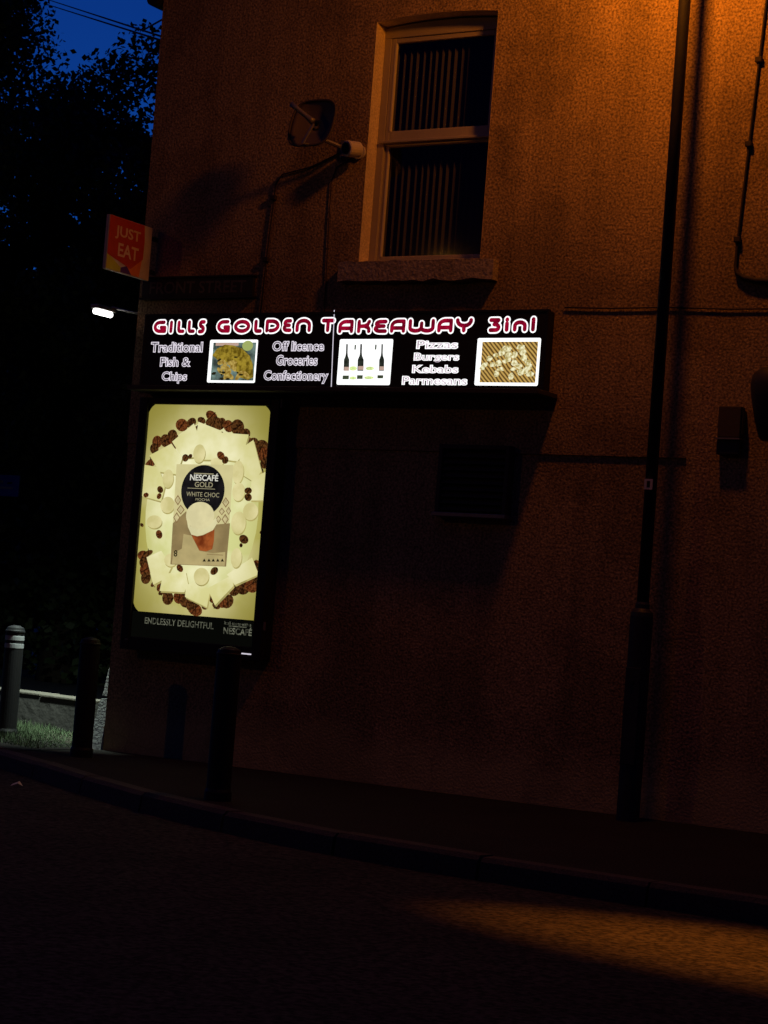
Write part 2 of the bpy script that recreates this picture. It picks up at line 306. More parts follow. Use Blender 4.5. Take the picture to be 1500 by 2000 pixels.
D = {"TITLE":[["G",0.2324,0.3712,3.0937,3.208],["I",0.3778,0.4304,3.0932,3.2072],["L",0.45,0.5389,3.0927,3.2063],["L",0.544,0.6322,3.0922,3.2076],["S",0.6387,0.7251,3.0885,3.2099],["G",0.8094,0.9455,3.0928,3.208],["O",0.9582,1.1217,3.0899,3.2086],["L",1.1341,1.225,3.0892,3.2084],["D",1.2334,1.3754,3.0926,3.2092],["E",1.3813,1.4792,3.094,3.2102],["N",1.4913,1.6428,3.0933,3.2119],["T",1.709,1.8367,3.0922,3.2099],["A",1.8503,1.9952,3.0844,3.2005],["K",2.0055,2.136,3.0836,3.1991],["E",2.1398,2.2691,3.083,3.1979],["A",2.2728,2.4146,3.0844,3.1988],["W",2.417,2.6459,3.0834,3.2002],["A",2.6458,2.7862,3.0846,3.2006],["Y",2.786,2.9394,3.0838,3.2034],["3",3.0422,3.1514,3.0847,3.2012],["i",3.1605,3.216,3.0862,3.2045],["n",3.2242,3.347,3.0878,3.2036],["1",3.3504,3.4178,3.0873,3.2046]],"SMALL":[["Traditional",0,0.2305,0.7064,2.9592,3.0398],["Fish &",0,0.3278,0.6037,2.8532,2.9273],["Chips",0,0.3527,0.5866,2.7293,2.8213],["Off licence",0,1.3153,1.756,2.9667,3.0433],["Groceries",0,1.3557,1.7114,2.8645,2.9442],["Confectionery",0,1.2599,1.8081,2.737,2.8338],["Pizzas",1,2.5027,2.8274,2.9806,3.0462],["Burgers",1,2.4884,2.8448,2.885,2.9602],["Kebabs",1,2.4828,2.8452,2.8143,2.8764],["Parmesans",1,2.4088,2.9204,2.7337,2.7992]],"FRAMES":[[0.7667,1.1894,2.7403,3.0527],[1.8809,2.3149,2.7328,3.0529],[2.9745,3.4494,2.736,3.0557]],"PICS":[[0.7976,1.1747,2.757,3.0318],[3.0129,3.4288,2.7569,3.0304]],"FISH":[[0.7971,2.938],[0.8343,2.9883],[0.9014,3.0174],[0.978,3.011],[1.0557,2.9879],[1.1259,2.9359],[1.1605,2.8739],[1.1732,2.7808],[1.1276,2.7619],[1.0507,2.7801],[0.9924,2.863],[0.9135,2.8942],[0.8489,2.9045]],"CHIPS":[[0.9141,2.8823,0.0348,0.0138,-0.87],[0.9672,2.7891,0.0418,0.0189,-0.56],[0.9958,2.8626,0.0308,0.0134,-0.57],[1.1049,2.7999,0.0416,0.019,-0.61],[0.9396,2.8223,0.0407,0.0196,0.76],[0.8799,2.8245,0.0399,0.0168,-0.64],[0.977,2.884,0.0442,0.0197,0.1],[0.9402,2.79,0.0379,0.0199,0.7],[0.9898,2.8469,0.0383,0.0161,-0.68],[0.9404,2.801,0.0286,0.0129,0.25],[0.9307,2.8328,0.0362,0.0153,0.99],[0.9068,2.8467,0.0314,0.0178,-0.45],[0.9531,2.8086,0.0335,0.0172,0.81],[0.8776,2.887,0.032,0.0189,0.23],[0.917,2.8561,0.031,0.0163,-0.91],[1.0451,2.792,0.0444,0.0186,0.92]],"CRUMBS":[[0.8201,2.8041,0.02,0.0085,0],[0.9508,2.7672,0.0158,0.0086,0],[0.9088,2.8101,0.0139,0.0058,0],[0.9416,2.7661,0.0126,0.0053,0],[0.828,2.811,0.018,0.0068,0],[0.9072,2.8155,0.0201,0.007,0],[0.8804,2.8175,0.0095,0.0059,0],[1.032,2.813,0.0092,0.0072,0],[0.899,2.7638,0.0102,0.0075,0],[1.0644,2.7984,0.0199,0.0072,0],[0.8933,2.7974,0.0093,0.0069,0],[0.8982,2.77,0.0183,0.0073,0],[1.0052,2.9255,0.0176,0.0062,0],[0.8616,2.9045,0.0204,0.0083,0.5]],"LEMON":[1.1014,3.0086,0.0475,0.0374,0],"NAPKIN":[0.8184,1.0213,3.0091,3.0299],"BOTTLES":[[[1.9361,3.0181],[1.9492,3.0181],[1.9526,2.9574],[1.9571,2.9354],[1.9707,2.9078],[1.975,2.8308],[1.9311,2.8306],[1.9268,2.9078],[1.9374,2.9354],[1.9394,2.9574]],[[2.0511,3.0178],[2.0657,3.0178],[2.069,2.9574],[2.0739,2.9354],[2.0887,2.908],[2.0929,2.8312],[2.0443,2.8311],[2.0401,2.9079],[2.052,2.9354],[2.0544,2.9574]],[[2.2229,3.0173],[2.235,3.0173],[2.2383,2.9573],[2.2425,2.9354],[2.2551,2.9082],[2.2592,2.8319],[2.2187,2.8317],[2.2146,2.9081],[2.2243,2.9354],[2.2261,2.9573]]],"LABELS":[[1.9344,1.9744,2.8307,2.8582],[2.0484,2.0932,2.8377,2.864],[2.2216,2.257,2.8362,2.8624]],"STUBS":[[1.927,1.9786,2.7713,2.7976],[2.0452,2.0912,2.7742,2.8004],[2.2104,2.2572,2.7794,2.8013],[2.0058,2.0174,2.9794,3.0124],[2.173,2.1845,2.9792,3.0142]],"GRAPES":[[2.0089,2.8474,0.0308,0.0154,0],[2.1444,2.8479,0.033,0.0132,0],[2.0124,2.7804,0.0282,0.011,0],[2.1425,2.7833,0.0381,0.0109,0]],"CHUNKS":[[3.0429,2.8773,0.0218,0.0185,-0.52],[3.075,2.9197,0.0244,0.0183,0.74],[3.1207,2.9409,0.0233,0.0164,0.86],[3.1663,2.962,0.0292,0.0263,-0.19],[3.1999,2.983,0.0338,0.0227,0.58],[3.2151,2.9409,0.0316,0.021,-0.81],[3.262,2.9409,0.0241,0.025,0.8],[3.3045,2.9933,0.034,0.0192,0.31],[3.3188,2.9618,0.0321,0.0224,0.63],[3.3338,2.9199,0.0283,0.0225,0.37],[3.3655,2.8886,0.0246,0.0254,0.91],[3.1487,2.8881,0.0223,0.026,0.92],[3.164,2.846,0.0307,0.0162,0.8],[3.1371,2.8143,0.0231,0.026,0.33],[3.2177,2.9093,0.022,0.0175,0.27],[3.2663,2.8884,0.0291,0.0236,0.85],[3.258,2.8464,0.0242,0.0158,0.84],[3.2502,2.7991,0.0213,0.0249,-0.77],[3.3182,2.8256,0.0323,0.0239,0.76],[3.3523,2.8362,0.0285,0.0248,-0.6],[3.3888,2.8155,0.0302,0.0191,0.78],[3.2973,2.8675,0.0318,0.0207,0.05],[3.195,2.8988,0.0216,0.0162,0.19],[3.3734,2.8625,0.0277,0.0248,0.22],[3.0268,2.8561,0.0234,0.0197,0.54],[3.1023,2.8775,0.0287,0.016,0.68]],"SHARDS":[[[0.3453,2.1893],[0.5024,2.2655],[0.5907,2.1756],[0.5609,2.0787],[0.4304,2.091]],[[0.5387,2.2984],[0.6899,2.4135],[0.7437,2.3149],[0.7443,2.2114],[0.6276,2.2005]],[[0.7429,2.3228],[0.7522,2.4266],[0.9272,2.3742],[0.9189,2.3107],[0.9394,2.2005],[0.7556,2.1958]],[[0.9382,2.3112],[0.9624,2.3591],[1.1591,2.3513],[1.1317,2.2408],[1.0939,2.1888],[0.9586,2.201]],[[1.1361,2.2448],[1.2254,2.3018],[1.2997,2.1162],[1.2494,2.0522],[1.1403,2.1037]],[[0.2938,2.1031],[0.4005,2.0901],[0.4617,1.9795],[0.4416,1.8825],[0.2935,1.9094]],[[1.2501,2.0444],[1.3495,2.0865],[1.3564,1.9156],[1.2534,1.9119]],[[0.3873,1.4351],[0.4925,1.4804],[0.581,1.3893],[0.5439,1.3157],[0.4541,1.2707]],[[0.5481,1.3239],[0.713,1.3488],[0.7403,1.2712],[0.7159,1.2224],[0.5339,1.2195]],[[0.7613,1.2566],[0.8549,1.2936],[0.938,1.2355],[0.924,1.1326],[0.7587,1.1854]],[[0.9556,1.2523],[1.1193,1.3399],[1.1395,1.2787],[1.0181,1.1542]],[[1.117,1.3632],[1.2862,1.4735],[1.3471,1.3759],[1.1798,1.3044]]],"DROPS":[[0.7629,2.2198,0.0535,0.0674,0],[0.926,2.1606,0.0576,0.0315,0],[1.1173,2.0952,0.0493,0.0822,0],[1.1357,1.9546,0.0548,0.0663,0],[1.253,1.8183,0.0656,0.0621,0],[0.5015,2.0289,0.0494,0.0679,0],[0.5159,1.8372,0.0641,0.0597,0],[0.8703,1.3338,0.0672,0.0626,0],[1.1572,1.7324,0.0642,0.0817,0],[1.1624,1.4827,0.0472,0.0698,0],[0.586,1.4374,0.0589,0.0475,0],[0.4094,1.7088,0.0695,0.0479,0]],"BEANS":[[0.3859,2.283,0.0349,0.0362,0.59],[0.4598,2.2927,0.0397,0.0361,-0.75],[0.5153,2.334,0.0347,0.032,0.08],[0.5921,2.4077,0.0442,0.036,-0.21],[0.674,2.4252,0.0343,0.0279,0.52],[0.7604,2.4426,0.0292,0.0198,-0.34],[0.8446,2.4758,0.0436,0.0277,-0.48],[0.8687,2.4286,0.0579,0.0356,-0.02],[0.9274,2.4217,0.0384,0.0316,0.84],[0.9961,2.4072,0.0383,0.0316,-0.73],[1.0734,2.4007,0.0475,0.0432,-0.69],[1.1445,2.3549,0.0331,0.0313,0.22],[1.1687,2.3005,0.0284,0.0313,0.69],[1.216,2.3016,0.0329,0.0235,0.02],[1.2899,2.2681,0.0468,0.039,-0.12],[1.3041,2.2177,0.0421,0.035,0.64],[1.3288,2.156,0.0327,0.0311,0.5],[1.2871,2.1002,0.0328,0.0234,-0.78],[0.5259,2.2781,0.0247,0.04,0.69],[0.7187,2.3701,0.0176,0.0358,-0.55],[0.9359,2.3348,0.0192,0.0276,-0.36],[0.3465,2.1288,0.05,0.0241,0.61],[0.6439,2.1849,0.0295,0.0278,-0.14],[0.6868,2.198,0.0196,0.0159,0.54],[0.9579,2.2089,0.0383,0.0276,-0.6],[0.9993,2.1784,0.0287,0.0275,0.67],[0.4401,1.9467,0.0298,0.024,-0.58],[0.435,1.8983,0.0199,0.0239,-0.63],[1.22,1.9653,0.0329,0.0233,-0.01],[1.2245,1.9186,0.0329,0.0272,-0.29],[0.3144,1.9021,0.025,0.0177,0.08],[0.3658,2.2341,0.03,0.0321,0.73],[0.5375,2.3104,0.0297,0.024,0.38],[0.4635,1.619,0.0346,0.0279,-0.89],[1.2157,1.6179,0.0422,0.0311,-0.34],[1.1962,1.5741,0.0142,0.0155,0.08],[0.3442,1.465,0.0399,0.0279,-0.02],[0.3874,1.4832,0.0349,0.0159,0.39],[0.3591,1.4176,0.0349,0.0319,-0.03],[0.3748,1.3623,0.0398,0.0398,-0.76],[0.3855,1.3068,0.0348,0.0358,-0.46],[0.464,1.2713,0.0297,0.0143,0.63],[0.5109,1.2501,0.0178,0.0278,-0.26],[0.5347,1.2116,0.0246,0.0142,0.48],[0.5928,1.1753,0.0392,0.0394,0.87],[0.6898,1.1891,0.0389,0.0393,0.23],[0.7297,1.2311,0.0175,0.0315,0.32],[0.761,1.1618,0.0484,0.0353,0.2],[0.8342,1.1112,0.053,0.0352,-0.34],[0.811,1.1492,0.0482,0.0314,0.74],[0.9185,1.1401,0.0239,0.0218,-0.06],[0.9562,1.1974,0.0134,0.0351,0.74],[1.0141,1.1461,0.0285,0.0171,-0.35],[1.106,1.183,0.0426,0.0372,0.66],[1.0696,1.1652,0.0285,0.0233,0.52],[1.1552,1.264,0.0377,0.0326,0.2],[1.2243,1.2836,0.0469,0.0371,-0.1],[1.2924,1.3108,0.0513,0.0401,-0.65],[1.1412,1.3099,0.0208,0.0232,0.49],[1.3261,1.3515,0.0372,0.0216,-0.25],[1.3157,1.4595,0.028,0.017,0.29],[1.3513,1.4304,0.0233,0.0293,-0.66],[1.3603,1.6789,0.0093,0.0139,-0.75],[0.6753,1.3825,0.0341,0.0237,-0.64],[0.9816,1.3793,0.0362,0.0266,0.56],[0.3118,1.6821,0.014,0.0096,-0.58]],"CARTON":[[0.571,2.1373],[1.0762,2.1451],[1.0833,1.4156],[0.5887,1.4057]],"TAUPE":[[0.5804,1.7051],[0.689,1.7958],[0.9775,1.7138],[1.0874,1.7266],[1.0833,1.4156],[0.5887,1.4057]],"BEIGE":[[0.6852,1.6317],[0.7568,1.6227],[0.8376,1.5164],[0.9583,1.5062],[1.0657,1.5196],[1.0706,1.419],[0.601,1.4104],[0.6083,1.4887],[0.6807,1.5251]],"DISC":[0.8245,1.9522,0.1924,0.185,0],"DOME":[0.8199,1.7703,0.1253,0.0994,0],"RIM":[[0.694,1.7714],[0.7206,1.6824],[0.756,1.6308],[0.8072,1.6209],[0.8562,1.6313],[0.9422,1.6697],[0.9767,1.7219],[0.9629,1.7619],[0.9402,1.7407],[0.8809,1.6853],[0.8022,1.6717],[0.7399,1.6914]],"CUP":[[0.7562,1.6288],[0.8124,1.6191],[0.8662,1.6317],[0.9564,1.6764],[0.9594,1.5954],[0.9505,1.5342],[0.8977,1.5153],[0.8372,1.5205]],"DIAMONDS":[[[0.5797,1.8738],[0.6062,1.9138],[0.6405,1.876],[0.614,1.836]],[[0.5813,1.7463],[0.6086,1.7885],[0.6441,1.7489],[0.6169,1.7067]],[[0.607,1.8049],[0.6387,1.8431],[0.6777,1.8076],[0.6461,1.7695]],[[1.004,1.8731],[1.0323,1.9126],[1.068,1.8755],[1.0398,1.8359]],[[1.0124,1.7518],[1.039,1.7934],[1.0734,1.7543],[1.0469,1.7128]],[[1.0444,1.8138],[1.0635,1.8449],[1.0886,1.8156],[1.0694,1.7845]],[[0.9808,1.8073],[1.0051,1.8366],[1.035,1.8094],[1.0106,1.7801]],[[0.9591,1.7496],[0.9811,1.7789],[1.0085,1.7516],[0.9866,1.7223]]],"PTEXT":[["NESCAF\u00c9",0.02,0.7044,0.9516,2.0238,2.0768],["GOLD",0.008,0.7502,0.9099,1.977,2.0136],["WHITE CHOC",0.0,0.6818,0.9738,1.9074,1.94],["MOCHA",0.0,0.7684,0.8932,1.8781,1.896]],"PRULE":[[0.7347,0.9096,2.0706,2.0779],[0.6876,0.9325,1.964,1.968]],"PDARK":[["8",0.02,0.6136,0.6438,1.4652,1.5101]],"PLEAF":[[[0.8741,1.441],[0.8868,1.464],[0.9039,1.4426]],[[0.9158,1.4432],[0.9284,1.4661],[0.9454,1.4447]],[[0.9533,1.4451],[0.966,1.4681],[0.983,1.4467]],[[0.9928,1.4472],[1.0054,1.4701],[1.0223,1.4487]],[[1.0331,1.4493],[1.0457,1.4722],[1.0626,1.4508]]],"PSTRIP":[0.8738,1.0638,1.444,1.4742],"PLINE":[0.9049,1.048,1.4929,1.499],"BTEXT":[["ENDLESSLY DELIGHTFUL",0.005,0.3947,1.0105,0.9632,1.0092],["It all starts with a",0.0,1.1038,1.3348,1.0044,1.0274],["NESCAF\u00c9",0.02,1.1012,1.3431,0.9393,0.9952]],"BRULE":[[1.1427,1.2966,0.9922,0.9995]]}

# ================================================================== SETTING
def sheet(name, poly, z, m):
    return tag(MB().add([(x, y, z) for x, y in poly], [tuple(range(len(poly)))]).build(name, m), kind='structure')
sheet('ground', [(-900, -900), (900, -900), (900, 900), (-900, 900)], -.13, M['earth'])

KERB = [(14, -3.13), (12, -3.13), (10, -3.13), (8, -3.13), (6.4, -3.13), (5.5, -3.10), (4.42, -3.04), (3.58, -2.87), (2.75, -2.58), (1.9, -2.17), (1.1, -1.70), (.3, -1.22), (-.6, -.74), (-1.6, -.32), (-2.8, .1), (-4.2, .45), (-6, .8), (-9, 1.2), (-14, 1.7), (-22, 2.4)]
# road: everything on the camera side of the kerb
sheet('road', [(60, -3.2)] + [(x, y-.1) for x, y in KERB] + [(-60, 5), (-60, -60), (60, -60)], -.1, M['road'])
pv = [(x, y+.06) for x, y in KERB]
sheet('pavement', pv + [(-22, 3.4), (-9, 2.1), (-2.6, .55), (-1.0, .2), (-.05, .05), (-.05, 9), (14, 9)], 0.0, M['tarmac'])
def kerb_build():
    # resample the line into stones about 0.9 m long
    pts = [Vector(p) for p in KERB[:17]]; d = [0]
    for a, b in zip(pts, pts[1:]): d.append(d[-1]+(b-a).length)
    def at(t):
        for i in range(len(d)-1):
            if t <= d[i+1]: return pts[i].lerp(pts[i+1], (t-d[i])/(d[i+1]-d[i]))
        return pts[-1]
    k = bpy.data.objects.new('kerb', None); col.objects.link(k); tag(k, kind='structure')
    t = 0; rng = random.Random(3)
    while t+.915 < d[-1]:
        a, b = at(t), at(t+.915); dr = (b-a).normalized(); nn = Vector((-dr.y, dr.x))
        mb = MB(); L = (b-a).length-.012; dz = rng.uniform(-.004, .004)
        prof = [(-.07, -.12), (-.07, .012), (.035, .012), (.06, -.01), (.075, -.12)]   # (out, z): out is towards the road
        if nn.y > 0: nn = -nn
        vs = []
        for s in (0, L):
            for o, z in prof: p = a + dr*s + nn*o; vs.append((p.x, p.y, z+dz))
        n = len(prof)
        mb.add(vs, [tuple(range(n-1, -1, -1)), tuple(range(n, 2*n))] + [(i, (i+1) % n, (i+1) % n+n, i+n) for i in range(n)])
        mb.build('kerb_stone', M['kerb'], k); t += .915
kerb_build()

# ================================================================== BUILDING
def building():
    b = empty('corner_shop_building', (0, 0, 0), 'rendered two storey corner shop building with one blind-hung sash window', 'building')
    WX0, WX1, WZ0, WZ1, CR = 1.92, 2.89, 3.62, 5.330, 5.358
    TOP = 5.75
    arch = []
    for k in range(13):
        t = k/12; x = WX0+(WX1-WX0)*t; arch.append((x, WZ1+(CR-WZ1)*(1-(2*t-1)**2)))
    G = [(10, TOP), (5, 9.0), (0, TOP)]
    # side wall: upper render proud of the lower by 25 mm left of x=4.49, a full face right of it
    mb = MB(); DZ = 2.296; SX = 4.49
    mb.flat([(0, DZ), (WX0, DZ), (WX0, WZ1), (WX0, TOP), (0, TOP)], 0)
    mb.flat([(WX0, DZ), (WX1, DZ), (WX1, WZ0), (WX0, WZ0)], 0)
    mb.flat([(WX1, DZ), (SX, DZ), (SX, TOP), (WX1, TOP), (WX1, WZ1)], 0)
    mb.flat([(SX, -.1), (10, -.1), (10, TOP), (SX, TOP)], 0)
    mb.flat(arch + [(WX1, TOP), (WX0, TOP)], 0)
    mb.flat([(0, TOP), (10, TOP), (5, 9)], 0)
    Y = .014
    mb.flat([(0, -.1), (SX, -.1), (SX, DZ), (0, DZ)], Y)
    mb.add([(0, 0, DZ), (SX, 0, DZ), (SX, Y, DZ), (0, Y, DZ)], [(0, 1, 2, 3)])
    mb.add([(SX, 0, -.1), (SX, 0, DZ), (SX, Y, DZ), (SX, Y, -.1)], [(0, 1, 2, 3)])
    # painted reveals
    RY = .2; rv = MB()
    rv.add([(WX0, -.002, WZ0), (WX0, -.002, WZ1), (WX0, RY, WZ1), (WX0, RY, WZ0)], [(0, 1, 2, 3)])
    rv.add([(WX1, -.002, WZ0), (WX1, -.002, WZ1), (WX1, RY, WZ1), (WX1, RY, WZ0)], [(0, 3, 2, 1)])
    rv.add([(WX0, 0, WZ0), (WX1, 0, WZ0), (WX1, RY, WZ0), (WX0, RY, WZ0)], [(0, 1, 2, 3)])
    n = len(arch)
    rv.add([(x, 0, z) for x, z in arch] + [(x, RY, z) for x, z in arch], [(i, i+1, i+1+n, i+n) for i in range(n-1)])
    rv.build('window_reveal', M['reveal'], b)
    # front, back and far walls
    mb.add([(0, 0, DZ), (0, 0, TOP), (0, 9, TOP), (0, 9, -.1), (0, Y, -.1), (0, Y, DZ)], [(0, 1, 2, 3, 4, 5)])
    mb.add([(10, 0, -.1), (10, 0, TOP), (10, 9, TOP), (10, 9, -.1)], [(0, 3, 2, 1)])
    mb.add([(0, 9, -.1), (10, 9, -.1), (10, 9, TOP), (5, 9, 9), (0, 9, TOP)], [(4, 3, 2, 1, 0)])
    mb.build('wall', M['wall'], b)
    MB().prism_y([(-.10, TOP+.0), (5, 9.06), (10.32, TOP-.12), (10.32, TOP), (5, 9.2), (-.10, TOP+.12)], -.06, 9.1).build('roof', M['slate'], b)
    MB().tube([(-.058, -.06, 5.665), (-.058, 9.1, 5.665)], .055, 12).build('gutter', M['black'], b)
    # room behind the window
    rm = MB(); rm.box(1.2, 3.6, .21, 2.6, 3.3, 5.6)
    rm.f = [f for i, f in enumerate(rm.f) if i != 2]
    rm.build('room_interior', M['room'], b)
    # sill
    sm = MB(); ns = 16
    rng = random.Random(8)
    top = [(1.80+(3.035-1.80)*k/ns, 3.605+rng.uniform(-.006, .006)) for k in range(ns+1)]
    bot = [(1.80+(3.035-1.80)*k/ns, 3.468+rng.uniform(-.014, .008)) for k in range(ns, -1, -1)]
    sm.prism_y(bot + top, -.075, .10)
    sm.build('window_sill', M['stone'], b)
    # window
    y0, y1 = .125, .175
    wn = MB()
    wn.box(WX0, WX0+.055, y0, y1+.03, WZ0, WZ1-.03); wn.box(WX1-.055, WX1, y0, y1+.03, WZ0, WZ1-.03); wn.box(WX0+.055, WX1-.055, y0+.002, y1+.03, WZ0, WZ0+.03)
    wn.prism_y([(x, z-.012) for x, z in arch] + [(WX1, WZ1-.085), (WX0, WZ1-.085)], y0-.004, y1+.03)
    win = wn.build('window', M['upvc'], b, bevel=.004)
    def sash(x0, x1, z0, z1, y, w, wb):
        MB().box(x0, x0+w, y, y+.04, z0, z1).build('sash_stile', M['upvc'], win, bevel=.005)
        MB().box(x1-w, x1, y, y+.04, z0, z1).build('sash_stile', M['upvc'], win, bevel=.005)
        MB().box(x0+w, x1-w, y+.002, y+.038, z0, z0+wb).build('sash_rail', M['upvc'], win, bevel=.005)
        MB().box(x0+w, x1-w, y+.002, y+.038, z1-w, z1).build('sash_rail', M['upvc'], win, bevel=.005)
        MB().box(x0+w-.002, x0+w+.008, y-.004, y+.02, z0+wb, z1-w).build('glazing_bead', M['whiteplastic'], win)
        MB().flat([(x0+w, z0+wb), (x1-w, z0+wb), (x1-w, z1-w), (x0+w, z1-w)], y+.020).build('pane', M['glass'], win)
    sash(WX0+.056, WX1-.056, 4.50, WZ1-.086, .130, .035, .075)
    sash(WX0+.048, WX1-.048, WZ0+.031, 4.498, .150, .032, .03)
    MB().box(WX0+.03, WX1-.03, .105, .1295, 4.485, 4.505).build('meeting_rail_lip', M['upvc'], win, bevel=.004)
    # vertical blind, slat by slat
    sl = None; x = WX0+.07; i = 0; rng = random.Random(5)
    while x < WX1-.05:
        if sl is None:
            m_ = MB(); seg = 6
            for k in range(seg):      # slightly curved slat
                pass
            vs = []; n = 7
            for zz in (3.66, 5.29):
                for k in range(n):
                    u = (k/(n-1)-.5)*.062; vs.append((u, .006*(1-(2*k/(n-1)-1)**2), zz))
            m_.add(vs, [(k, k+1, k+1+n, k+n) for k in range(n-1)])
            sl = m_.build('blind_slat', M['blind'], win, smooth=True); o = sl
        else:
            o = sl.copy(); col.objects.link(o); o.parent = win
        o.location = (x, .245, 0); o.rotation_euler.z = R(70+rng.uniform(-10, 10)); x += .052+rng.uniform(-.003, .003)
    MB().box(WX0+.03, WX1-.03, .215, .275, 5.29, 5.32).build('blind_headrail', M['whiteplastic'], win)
    return b
building()

# ================================================================== STREET LAMP (lit, its lantern just above the picture)
def street_lamp(X, Y, rz, label, energy, first, tone=(1, .26, .014)):
    t = empty('street_lamp', (X, Y, 0), label, 'street lamp', rz=rz)
    MB().lathe([(.072, -.05), (.072, 1.27), (.068, 1.295), (.040, 1.325)], n=24).build('base_section', M['column'], t, smooth=False)
    MB().lathe([(.0385, 1.32), (.038, 5.7), (.036, 6.10)], n=20).build('shaft', M['column'], t, smooth=True)
    MB().lathe([(.045, 1.318), (.045, 1.345), (.0386, 1.36)], n=20).build('collar', M['column'], t)
    d = MB().box(-.05, .05, -.0755, -.066, .35, .95).build('access_door', M['column'], t, bevel=.004)
    MB().tube([(0, -.0765, .86), (0, -.083, .86)], .012, 10).build('door_lock', M['darkmetal'], d)
    p = MB().box(-.026, .030, -.0455, -.0415, 2.062, 2.128).build('number_plate', M['whiteplastic'], t)
    mb = MB(); text_fit(mb, '1', (-.009, .013, 2.075, 2.115), -.0462); mb.build('plate_numeral', M['black'], p)
    MB().tube([(0, 0, 6.08), (0, -.06, 6.14), (0, -.2, 6.16), (0, -.42, 6.16)], .024, 10).build('bracket_arm', M['column'], t, smooth=True)
    hs = MB(); hs.add([(-.13, -.36, 6.04), (.13, -.36, 6.04), (.15, -.92, 6.04), (-.15, -.92, 6.04), (-.06, -.40, 6.20), (.06, -.40, 6.20), (.07, -.86, 6.18), (-.07, -.86, 6.18)],
                     [(4, 5, 6, 7), (0, 1, 5, 4), (1, 2, 6, 5), (2, 3, 7, 6), (3, 0, 4, 7)])
    h = hs.build('lantern_housing', M['galv'], t)
    MB().tube([(0, -.50, 5.97), (0, -.74, 5.97)], .018, 10).build('lamp_tube', M['sodium_e'], h, smooth=True)
    def light(kind, name, energy, loc, **kw):
        l = bpy.data.lights.new(name, kind); l.energy = energy*K; l.color = tone
        for k, v in kw.items(): setattr(l, k, v)
        o = bpy.data.objects.new(name, l); col.objects.link(o); o.parent = h; o.location = loc; return o
    light('POINT', 'sodium_light', energy, (0, -.66, 5.86), shadow_soft_size=.12)
    if not first: return
    s = light('SPOT', 'road_patch_spot', 3100, (0, -.62, 5.90), spot_size=R(44), spot_blend=.9, shadow_soft_size=.03)  # spot added only to light the orange patch on the road
    L0 = Vector((X, Y-.62, 5.90)); tgt = Vector((7.75, -4.08, -.1)); dr = (tgt-L0).normalized()
    zx = -dr; ax = Vector((1, 0, 0)); ax = (ax - zx*ax.dot(zx)).normalized(); ay = zx.cross(ax)
    s.rotation_euler = Matrix((ax, ay, zx)).transposed().to_euler(); s.scale = (1, .30, 1)
street_lamp(4.385, -.29, 0, 'slim dark street lamp column with a wider base standing against the wall', 92, True)
street_lamp(-4.2, -12.3, math.pi, 'street lamp across the road to the left, outside the picture', 60, False, (1, .42, .07))

# ================================================================== SHOP LIGHTBOX SIGN
def stroke_glyph(ch):
    arc = lambda cx, cy, rx, ry, a0, a1, n=10: [(cx+rx*math.cos(R(a0+(a1-a0)*k/n)), cy+ry*math.sin(R(a0+(a1-a0)*k/n))) for k in range(n+1)]
    G = {
        'G': [[(.88, 1), (.5, 1)] + arc(.5, .5, .5, .5, 100, 260) + [(1, 0), (1, .42), (.62, .42)]],
        'I': [[(.5, 1), (.5, 0)]], '1': [[(.5, 1), (.5, 0)]],
        'L': [[(0, 1), (0, .3)] + arc(.3, .3, .3, .3, 180, 270, 4) + [(1, 0)]],
        'S': [[(1, 1), (.55, 1)] + arc(.5, .76, .4, .24, 100, 230, 6) + arc(.5, .25, .42, .25, 50, -80, 6) + [(0, 0)]],
        'O': [arc(.5, .5, .5, .5, 0, 360, 20)],
        'D': [[(0, .35), (0, 1), (.45, 1)] + arc(.45, .5, .55, .5, 80, -90, 8) + [(.3, 0)], [(0, .35), (0, 0)]],
        'E': [[(1, 1), (.5, 1)] + arc(.5, .77, .42, .23, 110, 250, 6) + [(.85, .52)], [(.6, .52)] + arc(.5, .26, .5, .26, 110, 255, 6) + [(1, 0)]],
        'N': [[(0, 0)] + arc(.5, .5, .5, .5, 180, 0, 8) + [(1, 0)]],
        'n': [[(0, 0)] + arc(.5, .38, .5, .34, 180, 0, 8) + [(1, 0)]],
        'T': [[(0, 1), (1, 1)], [(.5, 1), (.5, 0)]],
        'A': [[(0, 0), (0, .45)] + arc(.5, .5, .5, .5, 170, 90, 5) + [(1, 1), (1, 0)], [(0, .3), (1, .3)]],
        'K': [[(0, 1), (0, 0)], [(1, 1), (.85, .68), (.55, .54), (0, .5)], [(.55, .54), (.9, .38), (1, .2), (1, 0)]],
        'W': [[(0, 1), (0, .35)] + arc(.25, .28, .25, .28, 180, 350, 6) + [(.5, .75)], [(.5, .3)] + arc(.75, .28, .25, .28, 200, 360, 6) + [(1, 1)]],
        'Y': [[(0, 1)] + arc(.5, .95, .5, .5, 190, 350, 6) + [(1, 1)], [(.5, .45), (.5, 0)]],
        '3': [[(0, 1), (.95, 1), (.42, .58), (.7, .55)] + arc(.6, .27, .4, .27, 60, -80, 6) + [(0, 0)]],
        'i': [[(.5, .62), (.5, 0)], [(.5, 1), (.5, .98)]],
    }
    return G[ch]
